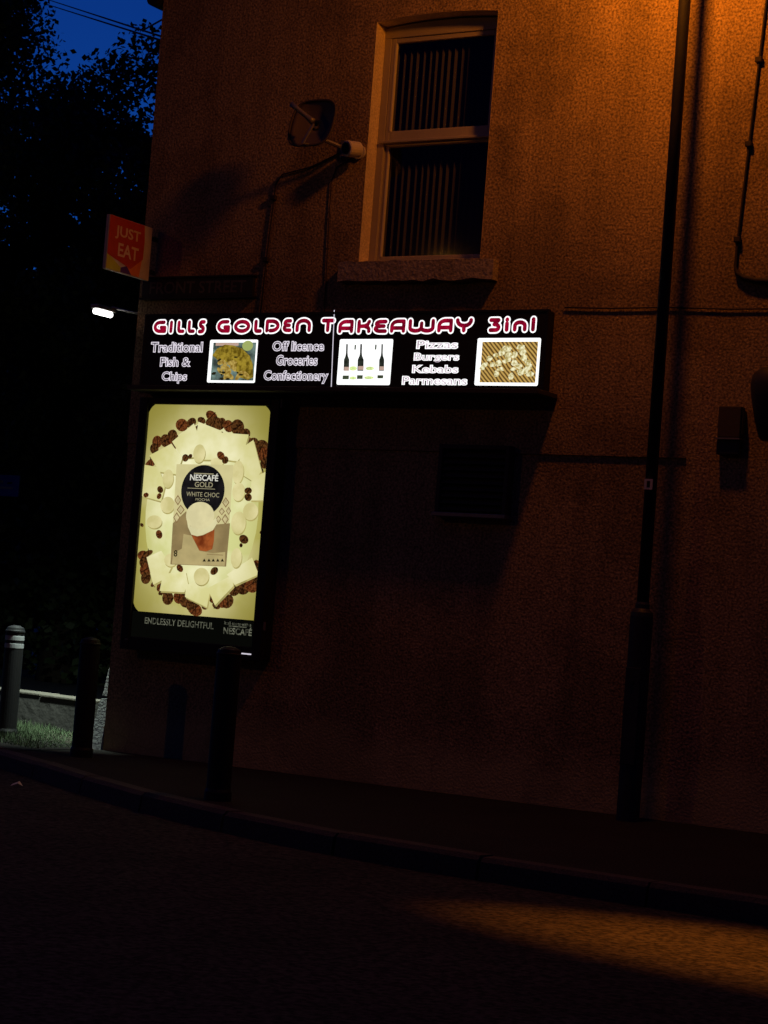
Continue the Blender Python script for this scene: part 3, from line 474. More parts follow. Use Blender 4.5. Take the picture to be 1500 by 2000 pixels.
def lightbox():
    t = empty('illuminated_shop_sign', (1.875, 0, 2.69), 'long lit black fascia sign reading GILLS GOLDEN TAKEAWAY 3in1', 'sign')
    T = Matrix.Translation((-1.875, 0, -2.69))
    def put(mb, name, m, par=t, bevel=0):
        o = mb.build(name, m, par, bevel=bevel)
        if par is t: o.matrix_parent_inverse = T
        return o
    X0, X1, Z0, Z1, XM = .155, 3.495, 2.697, 3.247, 1.828
    put(MB().box(X0+.01, X1-.01, -.073, -.003, Z0+.008, Z1-.008), 'case', M['black'])
    for a in ((X0, X1, Z0, Z0+.018), (X0, X1, Z1-.018, Z1)): put(MB().box(a[0], a[1], -.109, -.074, a[2], a[3]), 'trim_rail', M['black'], bevel=.003)
    for a in ((X0, X0+.018), (X1-.018, X1)): put(MB().box(a[0], a[1], -.108, -.0742, Z0+.018, Z1-.018), 'trim_stile', M['black'], bevel=.003)
    put(MB().box(X0+.02, X1+.055, -.28, -.001, Z0-.034, Z0-.002), 'bottom_ledge', M['ledge'], bevel=.003)
    pl = put(MB().box(X0+.018, XM-.004, -.103, -.0745, Z0+.018, Z1-.018), 'face_panel', M['black'])
    pr = put(MB().box(XM+.004, X1-.018, -.103, -.0745, Z0+.018, Z1-.018), 'face_panel', M['black'])
    put(MB().prism_y([(XM-.003-.012, Z1+.012), (XM+.003-.012, Z1+.012), (XM+.003+.012, Z0+.02), (XM-.003+.012, Z0+.02)], -.1055, -.1042), 'panel_joint', M['leak_e'])
    for side, par in ((0, pl), (1, pr)):
        sub = lambda mb, name, m: put(mb, name, m, par)
        for ch, x0, x1, z0, z1 in D['TITLE']:
            if ((x0+x1)/2 > XM) != bool(side): continue
            H = z1-z0; wo, wr = .42*H, .25*H
            a0, a1, b0, b1 = x0+wo/2, x1-wo/2, z0+wo/2, z1-wo/2
            if a1 < a0: a0 = a1 = (x0+x1)/2
            wh, rd = MB(), MB()
            for st in stroke_glyph(ch):
                P = [(a0+(a1-a0)*u, b0+(b1-b0)*v) for u, v in st]
                wh.stroke(P, wo, -.1040); rd.stroke(P, wr, -.1052)
            sub(wh, 'title_letter_outline', M['white_e']); sub(rd, 'title_letter', M['red_e'])
        for body, s_, x0, x1, z0, z1 in D['SMALL']:
            if s_ != side: continue
            a, c = MB(), MB()
            text_fit(a, body, (x0, x1, z0, z1), -.1040, .055, pad=.006); text_fit(c, body, (x0, x1, z0, z1), -.1048, -.006, pad=.006)
            sub(a, 'small_lettering', M['white_e'] if side else M['soft_e']); sub(c, 'small_lettering_core', M['ink_r'] if side else M['ink_l'])
        for i, r in enumerate(D['FRAMES']):
            if (i > 0) != bool(side): continue
            cr = .012; P = []
            for cx, cz, a0 in ((r[1]-cr, r[3]-cr, 0), (r[0]+cr, r[3]-cr, 90), (r[0]+cr, r[2]+cr, 180), (r[1]-cr, r[2]+cr, 270)):
                for k in range(5): P.append((cx+cr*math.cos(R(a0+22.5*k)), cz+cr*math.sin(R(a0+22.5*k))))
            sub(MB().flat(P, -.1040), 'photo_border', M['white_e'])
    y = -.1043; dy = .00025
    s0 = lambda mb, name, m: put(mb, name, m, pl); s1 = lambda mb, name, m: put(mb, name, m, pr)
    s0(MB().rect(D['PICS'][0], y), 'photo_ground', M['pic1'])
    s0(MB().rect(D['NAPKIN'], y-dy), 'photo_napkin', M['label_e']); s0(MB().ell(D['LEMON'], y-dy), 'photo_lemon', M['lemon_e'])
    s0(MB().flat(D['FISH'], y-2*dy), 'photo_battered_fish', M['fish_e'])
    [s0(MB().ell(e, y-3*dy-i*.00002, 8), 'photo_chip', M['chip_e']) for i, e in enumerate(D['CHIPS'])]
    [s0(MB().ell(e, y-5*dy-i*.00002, 8), 'photo_crumb', M['crumb_e']) for i, e in enumerate(D['CRUMBS'])]
    s1(MB().rect(D['PICS'][1], y), 'photo_ground', M['grill_e'])
    rng = random.Random(2)
    for i, e in enumerate(D['CHUNKS']):
        P = []; n = 9
        for k in range(n):
            a = 2*math.pi*k/n; q = rng.uniform(.75, 1.15); P.append((e[0]+e[2]*q*math.cos(a), e[1]+e[3]*q*math.sin(a)))
        s1(MB().flat(P, y-2*dy-i*.00003), 'photo_chicken_piece', M['chunk_e'])
    for P in D['BOTTLES']: s1(MB().flat(P, y), 'photo_wine_bottle', M['bottle_e'])
    for r in D['LABELS']: s1(MB().rect(r, y-dy), 'photo_bottle_label', M['label_e'])
    for r in D['STUBS']: s1(MB().rect(r, y), 'photo_bottle_reflection', M['stub_e'])
    [s1(MB().ell(e, y-2*dy), 'photo_grape', M['grape_e']) for e in D['GRAPES']]
lightbox()

# ================================================================== BACKLIT POSTER CASE
def poster():
    t = empty('backlit_poster_case', (.82, 0, .76), 'tall black case with glowing cream coffee poster under the shop sign', 'poster case')
    T = Matrix.Translation((-.82, 0, -.76))
    def put(mb, name, m, par=t, bevel=0):
        o = mb.build(name, m, par, bevel=bevel)
        if par is t: o.matrix_parent_inverse = T
        return o
    X0, X1, Z0, Z1 = .200, 1.445, .765, 2.622
    A0, A1, B0, B1 = .277, 1.366, .862, 2.573
    put(MB().box(X0+.015, X1-.015, -.10, .012, Z0+.015, Z1-.015), 'back_box', M['black'])
    for a in ((X0, A0), (A1, X1)): put(MB().box(a[0], a[1], -.145, -.101, Z0, Z1), 'frame_stile', M['black'], bevel=.008)
    for a in ((Z0, B0), (B1, Z1)): put(MB().box(A0+.001, A1-.001, -.143, -.101, a[0], a[1]), 'frame_rail', M['black'], bevel=.006)
    for x in (X1+.004,):
        for z in (Z1-.03, Z0+.25): put(MB().tube([(x, -.125, z-.03), (x, -.125, z+.03)], .011, 8), 'hinge', M['galv'])
    put(MB().box(1.29, 1.372, -.150, -.1462, .806, .815), 'leak_strip', M['leak_e']); put(MB().box(.247, .275, -.150, -.1462, .835, .842), 'leak_strip', M['galv'])  # added strips stand for light leaking at the frame foot; one glows
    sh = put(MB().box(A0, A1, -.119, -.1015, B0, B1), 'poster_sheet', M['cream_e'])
    Y0 = -.1192; d = .0004
    for gx, gz, sx, sz in ((A0, B1, 1, -1), (A1, B1, -1, -1), (A0, 1.049, 1, 1)):  # black shapes added over three corners of the poster area to darken them
        put(MB().prism_y([(gx, gz), (gx+sx*.052, gz), (gx+sx*.030, gz+sz*.016), (gx+sx*.014, gz+sz*.034), (gx, gz+sz*.060)], -.1262, -.1195), 'dark_corner', M['black'])
    sub = lambda mb, name, m: put(mb, name, m, sh)
    sub(MB().rect((A0, A1, B0, 1.049), Y0-d), 'slogan_band', M['bandblack'])
    bed = [(.82+.50*math.cos(2*math.pi*k/36), 1.785+.66*math.sin(2*math.pi*k/36)) for k in range(36)]
    sub(MB().flat(bed, Y0-.5*d), 'printed_cream_bed', M['bed_e'])
    def bean(e, y, i):
        e = [min(max(e[0], A0+e[2]*.7), A1-e[2]*.7), e[1], e[2]*(1.0 if i in loose else 1.3), e[3]*(1.0 if i in loose else 1.3), e[4]]
        sub(MB().ell(e, y-i*.00002, 14), 'printed_coffee_bean', M['bean_e' if i % 3 else 'bean2_e']); a = e[4]+1.2; L = max(e[2], e[3])*.7
        sub(MB().stroke([(e[0]-L*math.cos(a), e[1]-L*math.sin(a)), (e[0]+.003, e[1]+.003), (e[0]+L*math.cos(a), e[1]+L*math.sin(a))], .006, y-i*.00002-.00012), 'printed_bean_crease', M['beanline_e'])
    loose = (22, 23, 24, 25, 26, 27, 28, 29, 30, 33, 34, 35, 63, 64)
    for i, e in enumerate(D['BEANS']):
        if i not in loose: bean([.82+(e[0]-.82)*1.03, 1.74+(e[1]-1.74)*1.025]+e[2:], Y0-d, i)
    for i, P in enumerate(D['SHARDS']):
        cx, cz = sum(p[0] for p in P)/len(P), sum(p[1] for p in P)/len(P)
        dx, dz = .82-cx, 1.72-cz; L = math.hypot(dx, dz)
        P = [(cx+(x-cx)*1.22, cz+(z-cz)*1.20) for x, z in P]
        P = [(min(max(x, A0), A1), z) for x, z in P]
        Q = [(x+.010, z-.012) for x, z in P]
        sub(MB().flat([(min(max(x, A0), A1), z) for x, z in Q], Y0-5*d-i*.00003), 'printed_shadow', M['pshadow_e'])
        sub(MB().flat(P, Y0-6*d-i*.00003), 'printed_white_chocolate', M['shard_e'])
    for i, e in enumerate(D['DROPS']):
        sub(MB().ell([e[0]+.006, e[1]-.009]+e[2:], Y0-7*d-i*.0001), 'printed_shadow', M['pshadow_e']); sub(MB().ell(e, Y0-7*d-i*.0001-.00005), 'printed_chocolate_drop', M['drop_e'])
    for i, e in enumerate(D['BEANS']):
        if i in loose: bean(e, Y0-11*d, i)
    y = Y0-17*d
    sub(MB().flat(D['CARTON'], y), 'printed_carton', M['carton_e']); sub(MB().flat(D['TAUPE'], y-d), 'printed_carton_base', M['taupe_e']); sub(MB().flat(D['BEIGE'], y-2*d), 'printed_carton_panel', M['beige_e'])
    e = D['DISC']; P = [(p[0], p[1]) for p in [(e[0]+e[2]*math.cos(2*math.pi*k/40), e[1]+e[3]*math.sin(2*math.pi*k/40)) for k in range(40)] if p[1] > 1.765]
    sub(MB().flat(P, y-2*d), 'printed_black_disc', M['disc_e'])
    for P in D['DIAMONDS']:
        c_ = (sum(p[0] for p in P)/4, sum(p[1] for p in P)/4)
        dm = sub(MB().flat(P, y-3*d), 'printed_diamond', M['dline_e']); 
        sub(MB().flat([(c_[0]+(p[0]-c_[0])*.72, c_[1]+(p[1]-c_[1])*.72) for p in P], y-4*d), 'printed_diamond', M['diamond_e'])
    sub(MB().flat(D['CUP'], y-4*d), 'printed_cup', M['cup_e']); sub(MB().flat(D['RIM'], y-5*d), 'printed_cup_rim', M['rim_e']); sub(MB().ell(D['DOME'], y-6*d, 32), 'printed_foam', M['dome_e'])
    for i, (body, off, *r) in enumerate(D['PTEXT']):
        c = MB(); text_fit(c, body, r, y-4*d, off); sub(c, 'printed_lettering', M['ptext_e'] if i < 1 else M['pgold_e'])
    for r in D['PRULE']: sub(MB().rect(r, y-4*d), 'printed_rule', M['pgold_e'])
    c = MB(); text_fit(c, '8', D['PDARK'][0][2:], y-4*d, .02); sub(c, 'printed_lettering', M['crumb_e'])
    sub(MB().rect(D['PLINE'], y-3*d), 'printed_rule', M['taupe_e'])
    for P in D['PLEAF']: sub(MB().flat(P, y-4*d), 'printed_mark', M['crumb_e'])
    for i, (body, off, *r) in enumerate(D['BTEXT']):
        c = MB(); text_fit(c, body, r, Y0-2*d, off); sub(c, 'printed_lettering', M['bandtext_e'])
    sub(MB().rect(D['BRULE'][0], Y0-2*d), 'printed_rule', M['bandtext_e'])
poster()

# ================================================================== SMALL WALL FIXTURES
def projecting_sign():
    t = empty('projecting_sign', (.12, 0, 3.5), 'orange and yellow projecting sign reading JUST EAT at the building corner', 'sign')
    ya, yb, z0, z1 = -.585, -.075, 0, .40       # near edge, wall edge
    n = MB(); n.box(-.016, .016, ya, yb, z0, z1)
    p = n.build('panel', M['cream'], t, bevel=.004)
    MB().box(-.01, .01, yb, 0, .06, .09).build('wall_bracket', M['darkmetal'], t); MB().box(-.01, .01, yb, 0, .31, .34).build('wall_bracket', M['darkmetal'], t)
    to3 = lambda lay: (lambda u, v: (.0165+lay*.0008, ya+(yb-ya)*u, z1-(z1-z0)*v))
    def shape(name, P, lay, m):
        f = to3(lay); MB().add([f(u, v) for u, v in P], [tuple(range(len(P)))]).build(name, m, p)
    shape('yellow_corner', [(.004, .70), (.33, .90), (.33, .985), (.004, .985)], 1, M['yellow'])
    shape('purple_corner', [(.33, .90), (.52, .82), (.58, .985), (.33, .985)], 1, M['purple'])
    shape('orange_corner', [(.48, .86), (.80, .64), (.76, .985), (.58, .985)], 2, M['orange'])
    shape('red_emblem', [(.004, .008), (.80, .008), (.83, .30), (.82, .64), (.55, .88), (.004, .72)], 3, M['red'])
    for body, r in (('JUST', (.15, .72, .16, .40)), ('EAT', (.24, .70, .47, .70))):
        f = to3(4); mb = MB()
        text_fit(mb, body, (r[0], r[1], 1-r[3], 1-r[2]), 0, .02, to3=lambda u, v: f(u, 1-v)); mb.build('sign_lettering', M['lightletter'], p)
projecting_sign()

def name_plate():
    t = empty('street_name_plate', (.55, 0, 3.385), 'dark street name plate reading FRONT STREET above the lit sign', 'sign')
    pl = MB().box(-.505, .505, -.03, -.002, 0, .142).build('plate', M['plate'], t, bevel=.004)
    mb = MB(); text_fit(mb, 'FRONT STREET', (-.43, .44, .028, .115), -.0312, .015); mb.build('plate_lettering', M['plateletter'], pl)
    mb = MB().box(-.52, .52, -.04, -.002, .143, .155).box(-.52, .52, -.04, -.002, -.013, -.001).build('plate_frame', M['plate'], t)
name_plate()

def fascia_light():
    t = empty('fascia_floodlight', (0, .12, 3.28), 'small lit white tube floodlight on an arm left of the shop sign', 'light')
    MB().box(-.012, 0, -.03, .03, -.05, .05).build('wall_plate', M['galv'], t)
    MB().tube([(-.012, 0, .0), (-.15, -.03, .02), (-.27, -.10, .045)], .010, 8).build('arm', M['galv'], t, smooth=True)
    hs = MB(); hs.box(-.32, -.245, -.29, -.06, .008, .04); h = hs.build('lamp_head', M['galv'], t, bevel=.006)
    MB().tube([(-.283, -.275, -.012), (-.283, -.085, -.012)], .022, 10).build('lamp_tube', M['tube_e'], h, smooth=True)
    l = bpy.data.lights.new('tube_light', 'AREA'); l.shape = 'RECTANGLE'; l.size = .04; l.size_y = .2; l.energy = 125*K; l.color = (.82, 1, .86); l.spread = R(96)
    o = bpy.data.objects.new('tube_light', l); col.objects.link(o); o.parent = h; o.location = (-.283, .04, -.045); o.rotation_euler = (R(24), R(26), 0)
fascia_light()

def satellite_dish():
    c = Vector((1.63, -.29, 4.553))
    t = empty('satellite_dish', (1.75, 0, 4.47), 'dark small satellite dish on the wall left of the window', 'satellite dish')
    T = Matrix.Translation((-1.75, 0, -4.47))
    put = lambda mb, name, m, par=t, sm=False: (lambda o: (setattr(o, 'matrix_parent_inverse', T) if par is t else None, o)[1])(mb.build(name, m, par, smooth=sm))
    ax = Vector((.02, -.93, .26)).normalized(); ux = Vector((0, 0, 1)).cross(ax).normalized(); uz = ax.cross(ux)
    def rim(a, q, dpt):
        sx = abs(math.cos(a))**.55*(1 if math.cos(a) > 0 else -1); sz = abs(math.sin(a))**.7*(1 if math.sin(a) > 0 else -1)
        return c + ux*(.178*q*sx) + uz*(.180*q*sz) + ax*(dpt)
    vs = []; fs = []; n = 32; rings = 6
    for layer in (0, -.006):
        for i in range(1, rings+1):
            q = i/rings
            for k in range(n): vs.append(rim(2*math.pi*k/n, q, .055*q*q-.055+layer))
    nr = rings*n
    for L in (0, 1):
        for i in range(rings-1):
            for k in range(n):
                f = (L*nr+i*n+k, L*nr+i*n+(k+1) % n, L*nr+(i+1)*n+(k+1) % n, L*nr+(i+1)*n+k); fs.append(f if L == 0 else f[::-1])
        fs.append(tuple(L*nr+k for k in range(n)))
    for k in range(n): fs.append(((rings-1)*n+k, (rings-1)*n+(k+1) % n, nr+(rings-1)*n+(k+1) % n, nr+(rings-1)*n+k))
    d = put(MB().add(vs, fs), 'reflector', M['dish'], sm=True)
    lip = [rim(2*math.pi*k/40, 1.0, .002) for k in range(41)]; put(MB().tube(lip, .009, 6, cap=False), 'rim_edge', M['ventpaint'], d)
    foot = c - uz*.155 + ax*.0; lnb = Vector((1.61, -.40, 4.60))
    put(MB().tube([foot - ax*.03, foot + ax*.05 - uz*.03, Vector((1.69, -.36, 4.525))], .011, 8), 'feed_arm', M['galv'])
    ln = put(MB().tube([(1.535, -.43, 4.66), (1.58, -.41, 4.625), (1.63, -.385, 4.585), (1.665, -.37, 4.556), (1.686, -.36, 4.54)], [.020, .018, .017, .022, .026], 10), 'feed_horn', M['galv'], sm=True)
    put(MB().tube([c - ax*.05, c - ax*.12 - uz*.05, (1.74, -.10, 4.43), (1.75, -.012, 4.43)], .016, 8), 'mast', M['galv'])
    put(MB().box(1.70, 1.80, -.012, -.001, 4.37, 4.49), 'wall_plate', M['galv'])
satellite_dish()

def security_camera():
    t = empty('security_camera', (1.86, 0, 4.40), 'small white round security camera beside the sash window', 'camera')
    MB().tube([(0, 0, 0), (0, -.018, 0)], .05, 20).build('wall_mount', M['whiteplastic'], t)
    MB().tube([(0, -.018, 0), (-.004, -.06, .002), (-.02, -.10, .0)], .016, 10).build('stem', M['whiteplastic'], t)
    b = MB().tube([(.020, -.045, .008), (.016, -.055, .006), (-.012, -.155, -.008), (-.014, -.163, -.009)], [.040, .056, .058, .050], 20).build('body', M['whiteplastic'], t)
    MB().tube([(-.0142, -.1635, -.009), (-.0155, -.169, -.0098)], .040, 16).build('lens', M['black'], b)
security_camera()

def cable(name, pts, r, label, clips=None, m=None, cat='cable', group=None):
    t = empty(name, pts[0], label, cat, group)
    T = Matrix.Translation([-v for v in pts[0]])
    o = MB().tube(pts, r, 8).build('cable_run', m or M['cable'], t, smooth=True); o.matrix_parent_inverse = T
    for c in clips or []:
        o = MB().box(c[0]-.022, c[0]+.022, -.034, -.001, c[1]-.018, c[1]+.018).build('clip', M['cable'], t, bevel=.005); o.matrix_parent_inverse = T
    return t
cable('wall_cable', [(1.70, -.012, 4.40), (1.45, -.012, 4.31), (1.22, -.012, 4.27), (1.172, -.014, 4.2), (1.155, -.014, 3.9), (1.14, -.014, 3.6), (1.128, -.014, 3.26)], .006, 'thin dark cable dropping from the satellite dish to the sign', [(1.165, 4.1), (1.142, 3.65)])
cable('wall_cable', [(1.84, -.01, 4.38), (1.68, -.01, 4.30), (1.645, -.01, 4.2), (1.65, -.01, 3.9), (1.665, -.01, 3.5), (1.672, -.01, 3.25)], .004, 'faint thin cable running down from the round security camera')
cable('wall_cable', [(3.56, -.012, 3.272), (3.9, -.012, 3.262), (4.3, -.012, 3.264), (4.7, -.012, 3.248), (5.1, -.012, 3.246), (6.5, -.012, 3.24)], .005, 'horizontal dark cable running right from the lit sign past the lamp column')
cable('wall_cable', [(4.83, -.014, 5.8), (4.824, -.014, 5.23), (4.803, -.014, 4.84), (4.773, -.014, 4.3), (4.74, -.014, 3.69), (4.736, -.016, 3.52), (4.752, -.02, 3.475), (4.80, -.02, 3.444), (4.88, -.022, 3.425), (5.0, -.022, 3.418), (5.6, -.022, 3.41)], [.008]*5 + [.011, .016, .019, .020, .020, .02], 'thin cable right of the lamp column bending right at its foot', [(4.801, 4.84), (4.772, 4.30), (4.739, 3.69)])

def louvre_vent():
    t = empty('louvre_vent', (2.99, .014, 1.88), 'large dark louvred vent on the shaded wall under the lit sign', 'vent')
    W, H = .27, .46
    MB().box(-W+.01, W-.01, -.03, .0, .01, H-.01).build('back_box', M['darkmetal'], t)
    for a in ((-W, -W+.03), (W-.03, W)): MB().box(a[0], a[1], -.085, .0, 0, H).build('frame_stile', M['ventpaint'], t, bevel=.004)
    MB().box(-W+.031, W-.031, -.085, 0, H-.03, H).build('frame_rail', M['ventpaint'], t, bevel=.004)
    MB().box(-W-.01, W+.01, -.105, 0, -.03, -.001).build('bottom_flange', M['galv'], t, bevel=.004)
    first = None
    for k in range(9):
        if not first:
            first = MB().add([(-W+.032, -.075, 0), (W-.032, -.075, 0), (W-.032, -.032, .038), (-W+.032, -.032, .038), (-W+.032, -.075, -.004), (W-.032, -.075, -.004), (W-.032, -.032, .034), (-W+.032, -.032, .034)], [(0, 1, 2, 3), (7, 6, 5, 4), (0, 4, 5, 1), (3, 2, 6, 7)]).build('louvre_slat', M['ventpaint'], t); o = first
        else: o = first.copy(); col.objects.link(o); o.parent = t
        o.location = (0, 0, .02+k*.045)
louvre_vent()

def meter_box():
    t = empty('flue_box', (4.795, 0, 2.32), 'small dark two-part wall box right of the lamp column', 'wall box')
    MB().box(-.082, .070, -.075, -.002, .105, .305).build('upper_cover', M['ventpaint'], t, bevel=.008)
    MB().box(-.088, .066, -.06, -.002, 0, .094).build('lower_cover', M['ventpaint'], t, bevel=.008)
    MB().box(-.09, .072, -.082, -.002, .0945, .1045).build('ledge', M['galv'], t)
    MB().box(.0705, .078, -.06, -.002, .13, .28).build('hinge', M['ventpaint'], t)
meter_box()
def hood():
    t = empty('wall_lantern', (5.14, 0, 2.4), 'dark rounded wall lantern cut off by the right picture edge', 'light')
    prof = [(.09, .0), (.105, .02), (.135, .12), (.165, .26), (.175, .34), (.165, .40), (.12, .44), (.04, .46)]
    MB().lathe(prof, c=(0, -.18, .0), n=20).build('shade', M['hoodpaint'], t, smooth=True)
    MB().tube([(0, 0, .34), (0, -.05, .36)], .03, 10).build('wall_mount', M['hoodpaint'], t)
hood()

def corner_guard():
    t = empty('corner_guard', (0, .1, 0), 'chipped white painted guard stone at the foot of the building corner', 'guard stone')
    rng = random.Random(6)
    def wedge(z0, z1, n=8):
        L = [(-.125*(1-z/.84) - .012 + rng.uniform(-.008, .008), z) for z in [z0+(z1-z0)*k/n for k in range(n+1)]]
        return [(-.004, z1)] + L[::-1] + [(-.004, z0)]
    for nm, a, b_ in (('upper_stone', .40, .80), ('lower_stone', -.02, .375)):
        mb = MB().prism_y(wedge(a, b_), 0, .35)
        mb.v = [(x, -.11 + .10*z/.7 if y < .1 else y, z) for x, y, z in mb.v]      # battered front
        mb.build(nm, M['whitepaint'], t)
corner_guard()

# ================================================================== BOLLARDS
def bollard(loc, h, label, bands=True):
    t = empty('bollard', loc, label, 'bollard', 'bollards round the corner kerb')
    r = .072
    MB().lathe([(r*1.12, -.02), (r*1.12, .05), (r, .07), (r, h-.19), (r*1.0, h-.04), (r*.9, h-.015), (r*.5, h), (.01, h+.004)], n=24).build('post', M['bollard'], t, smooth=False)
    for z in (h-.155, h-.095) if bands else (): MB().lathe([(r*.99, z-.018), (r*1.025, z-.016), (r*1.025, z+.016), (r*.99, z+.018)], n=24).build('reflective_band', M['band'], t)
    MB().lathe([(r*.99, h-.052), (r*1.06, h-.048), (r*1.06, h-.038), (r*.99, h-.034)], n=24).build('neck_ring', M['bollard'], t)
bollard((2.60, -2.17, 0), .90, 'dark bollard below the poster case, nearest the camera', False)
bollard((.36, -.68, 0), .84, 'dark bollard just left of the building corner', False)
bollard((-.98, .06, 0), .86, 'bollard with two white bands at the left picture edge')

# ================================================================== VERGE, LOW WALL, SIGN, LITTER
sheet('verge_soil', [(-22, 3.45), (-9, 2.12), (-2.6, .57), (-1.0, .22), (-.06, .06), (-.06, 1.4), (-22, 6)], .004, M['earth'])
sheet('front_pavement', [(-.07, .0), (-.07, -.9), (-1.2, -.42), (-2.8, .16), (-2.6, .56), (-1, .21)], .004, M['tarmac'])
def grass():
    rng = random.Random(11); mb = MB()
    for _ in range(16000):
        u = rng.random(); x = -.1 - 4.5*u**1.0; y = rng.uniform(-.75, 1.15)
        ylow = -.62 + (x+.1)*-.36 if x > -3 else .45
        if y < ylow or y > 1.2 or (x > -.16): continue
        h = rng.uniform(.02, .06)*(1+.5*math.sin(x*5+y*3)); a = rng.uniform(0, math.pi); w = .004; l = rng.uniform(-.04, .04); l2 = rng.uniform(-.04, .04)
        dx, dy = w*math.cos(a), w*math.sin(a)
        mb.add([(x-dx, y-dy, .0), (x+dx, y+dy, .0), (x+l, y+l2, h)], [(0, 1, 2)])
    tag(mb.build('grass_verge', M['grass']), 'short green grass verge lit beside the building corner', 'grass', kind='stuff')
grass()
def low_wall():
    t = empty('low_wall', (-1.2, 1.3, 0), 'low dark garden wall with pale coping behind the grass verge', 'wall')
    A = Vector((-.95, 1.15)); Bv = Vector((-7.5, 2.0)); d = (Bv-A).normalized(); n = Vector((d.y, -d.x)); L = (Bv-A).length
    rot = math.atan2(d.y, d.x); t.location = (A.x, A.y, 0); t.rotation_euler.z = rot
    MB().box(0, L, -.1, .1, -.05, .265).build('wall_face', M['stonewall'], t)
    k = 0; s = None; rng = random.Random(9)
    while k*.62+.61 < L:
        if s is None: s = MB().box(0, .605, -.115, .115, .2655, .287).build('coping_stone', M['coping'], t, bevel=.006); o = s
        else: o = s.copy(); col.objects.link(o); o.parent = t
        o.location = (k*.62, rng.uniform(-.006, .006), rng.uniform(-.002, .006)); k += 1
low_wall()
def blue_sign():
    t = empty('road_sign', (-9.75, 9, 0), 'small blue road sign under the trees at the left edge', 'sign')
    MB().tube([(.3, .03, -.1), (.3, .03, 2.9)], .035, 10).build('post', M['darkmetal'], t)
    MB().box(-.55, .88, -.01, .01, 2.37, 2.66).build('panel', M['bluesign'], t, bevel=.004)
    MB().box(-.45, .78, -.0125, -.0108, 2.47, 2.50).build('panel_stripe', M['band'], t); MB().box(-.45, .60, -.0125, -.0108, 2.55, 2.58).build('panel_stripe', M['band'], t)
blue_sign()
def litter():
    mb = MB(); mb.add([(0, 0, .01), (.05, .01, .03), (.06, .05, .012), (.02, .06, .04), (-.01, .03, .02)], [(0, 1, 3), (1, 2, 3), (0, 3, 4)])
    o = mb.build('paper_litter', M['paper']); o.location = (1.0, -2.15, -.098); tag(o, 'scrap of pale litter on the dark road at lower left', 'litter')
litter()

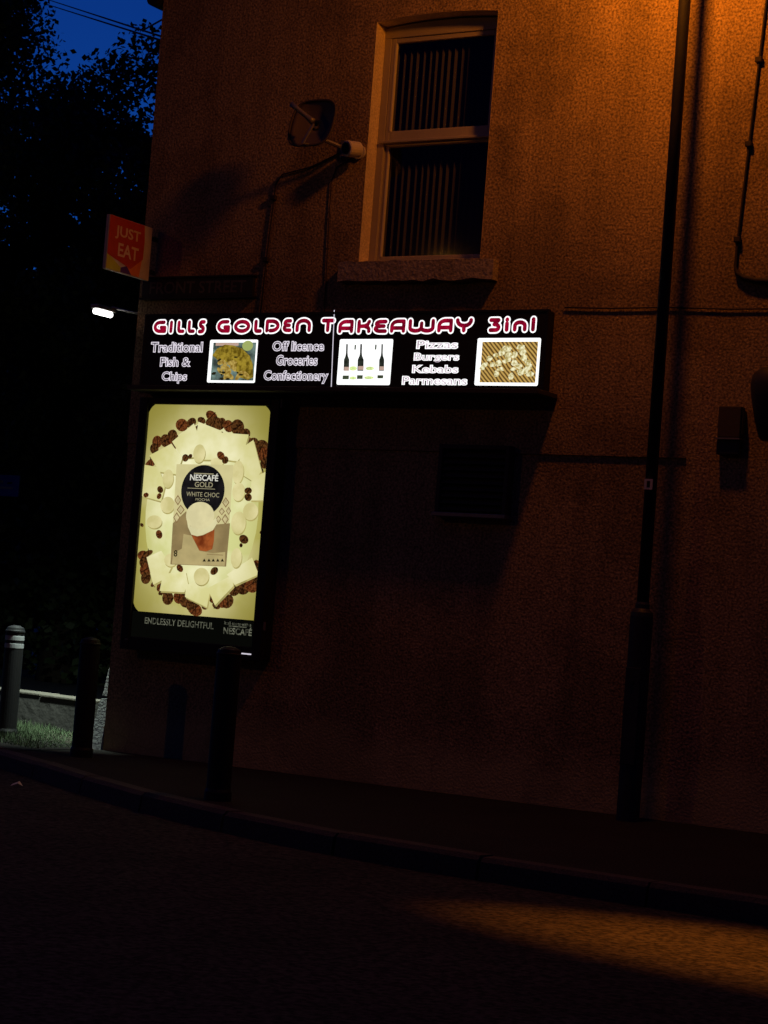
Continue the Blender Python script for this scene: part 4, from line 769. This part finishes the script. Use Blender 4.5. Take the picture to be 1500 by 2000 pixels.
# ================================================================== TREES
def tree(base, h, crown_c, rad, n, leaf, seed, label):
    t = empty('tree', base, label, 'tree', 'trees beyond the corner'); rng = random.Random(seed); B = Vector(base)
    c = Vector(crown_c) - B
    tr = MB(); tr.tube([(0, 0, -.15), (.06, .02, h*.2), (.02, .05, h*.42), (c.x*.5, c.y*.5, h*.62), (c.x, c.y, h*.8)], [.30, .24, .19, .12, .03], 10)
    limbs = []
    for k in range(9):
        a = rng.uniform(0, 6.28); zz = rng.uniform(.28, .7)*h; e = Vector((c.x+rad[0]*.75*math.cos(a), c.y+rad[1]*.75*math.sin(a), min(zz+rng.uniform(.6, 1.8), h*.82)))
        s = Vector((.03, .03, zz)); mid = s.lerp(e, .5)+Vector((0, 0, -.15)); tr.tube([s, mid, e], [.08, .05, .015], 6)
    tr.build('trunk', M['bark'], t, smooth=True)
    cl = []
    for _ in range(170):
        while True:
            p = Vector((rng.uniform(-1, 1), rng.uniform(-1, 1), rng.uniform(-1, 1)))
            if .15 < p.length < 1: break
        p = p*(.55+.45*p.length)/max(p.length, .3)*p.length if p.length > .3 else p
        cl.append((Vector((p.x*rad[0], p.y*rad[1], p.z*rad[2])) + c, rng.uniform(.35, .85)))
    V = []; F = []
    for i in range(n):
        cc, r = cl[rng.randrange(len(cl))]
        g = Vector((rng.gauss(0, 1), rng.gauss(0, 1), rng.gauss(0, 1))).normalized()*(rng.random()**.45)*r*.85; p = cc+g
        s = leaf*rng.uniform(.6, 1.3)
        d = Vector((rng.gauss(0, 1), rng.gauss(0, 1), rng.gauss(-.3, .8))).normalized(); q = d.orthogonal().normalized(); q = (q*math.cos(i) + d.cross(q)*math.sin(i))
        b = len(V); V += [p, p+d*s*.5+q*s*.36, p+d*s, p+d*s*.5-q*s*.36]; F.append((b, b+1, b+2, b+3))
    me = bpy.data.meshes.new('crown'); me.from_pydata([tuple(v) for v in V], [], F); me.materials.append(M['leaf'])
    o = bpy.data.objects.new('crown', me); col.objects.link(o); o.parent = t
tree((-9.2, 10.5, -.12), 9.4, (-9.0, 10.5, 5.65), (3.4, 3.0, 3.2), 110000, .10, 1, 'broad dark leafy tree behind the building corner')
tree((-9.2, 6.0, -.12), 12.0, (-9.1, 6.0, 7.9), (1.75, 1.9, 3.9), 90000, .08, 2, 'taller dark tree cut off by the left picture edge')
tree((-7.0, 14.0, -.12), 8.0, (-7.0, 14.0, 4.4), (3.4, 3.0, 3.2), 60000, .13, 3, 'lower dark tree half hidden behind the building')
tree((-12.2, 13.0, -.12), 6.0, (-12.2, 13.0, 2.6), (3.4, 2.6, 2.6), 40000, .15, 4, 'dark bushy low tree behind the garden wall at left')
tree((-8.2, 11.5, -.12), 5.0, (-8.2, 11.5, 1.9), (3.0, 2.2, 2.1), 36000, .14, 5, 'dark bushy low tree behind the garden wall beside the corner')
tree((-12.5, 17.5, -.12), 9.0, (-12.5, 17.5, 4.6), (5.2, 2.6, 3.6), 60000, .17, 6, 'farthest dark tree filling the gap between the other crowns')


# ================================================================== OVERHEAD WIRES
def wire(a, b, sag, r, label):
    a, b = Vector(a), Vector(b)
    P = [a.lerp(b, k/14) - Vector((0, 0, sag*4*(k/14)*(1-k/14))) for k in range(15)]
    tag(MB().tube(P, r, 6).build('overhead_wire', M['cable'], smooth=True), label, 'wire', 'wires meeting the building corner')
wire((-.012, .05, 5.365), (-17.3, 18.2, 12.64), .0, .009, 'lower of two parallel overhead wires crossing the blue sky')
wire((-.012, .05, 5.395), (-17.3, 18.2, 12.74), .0, .009, 'upper of two parallel overhead wires crossing the blue sky')
wire((-.03, .05, 5.535), (-1.34, 1.45, 5.96), .0, .008, 'short overhead wire slanting up to the building corner')
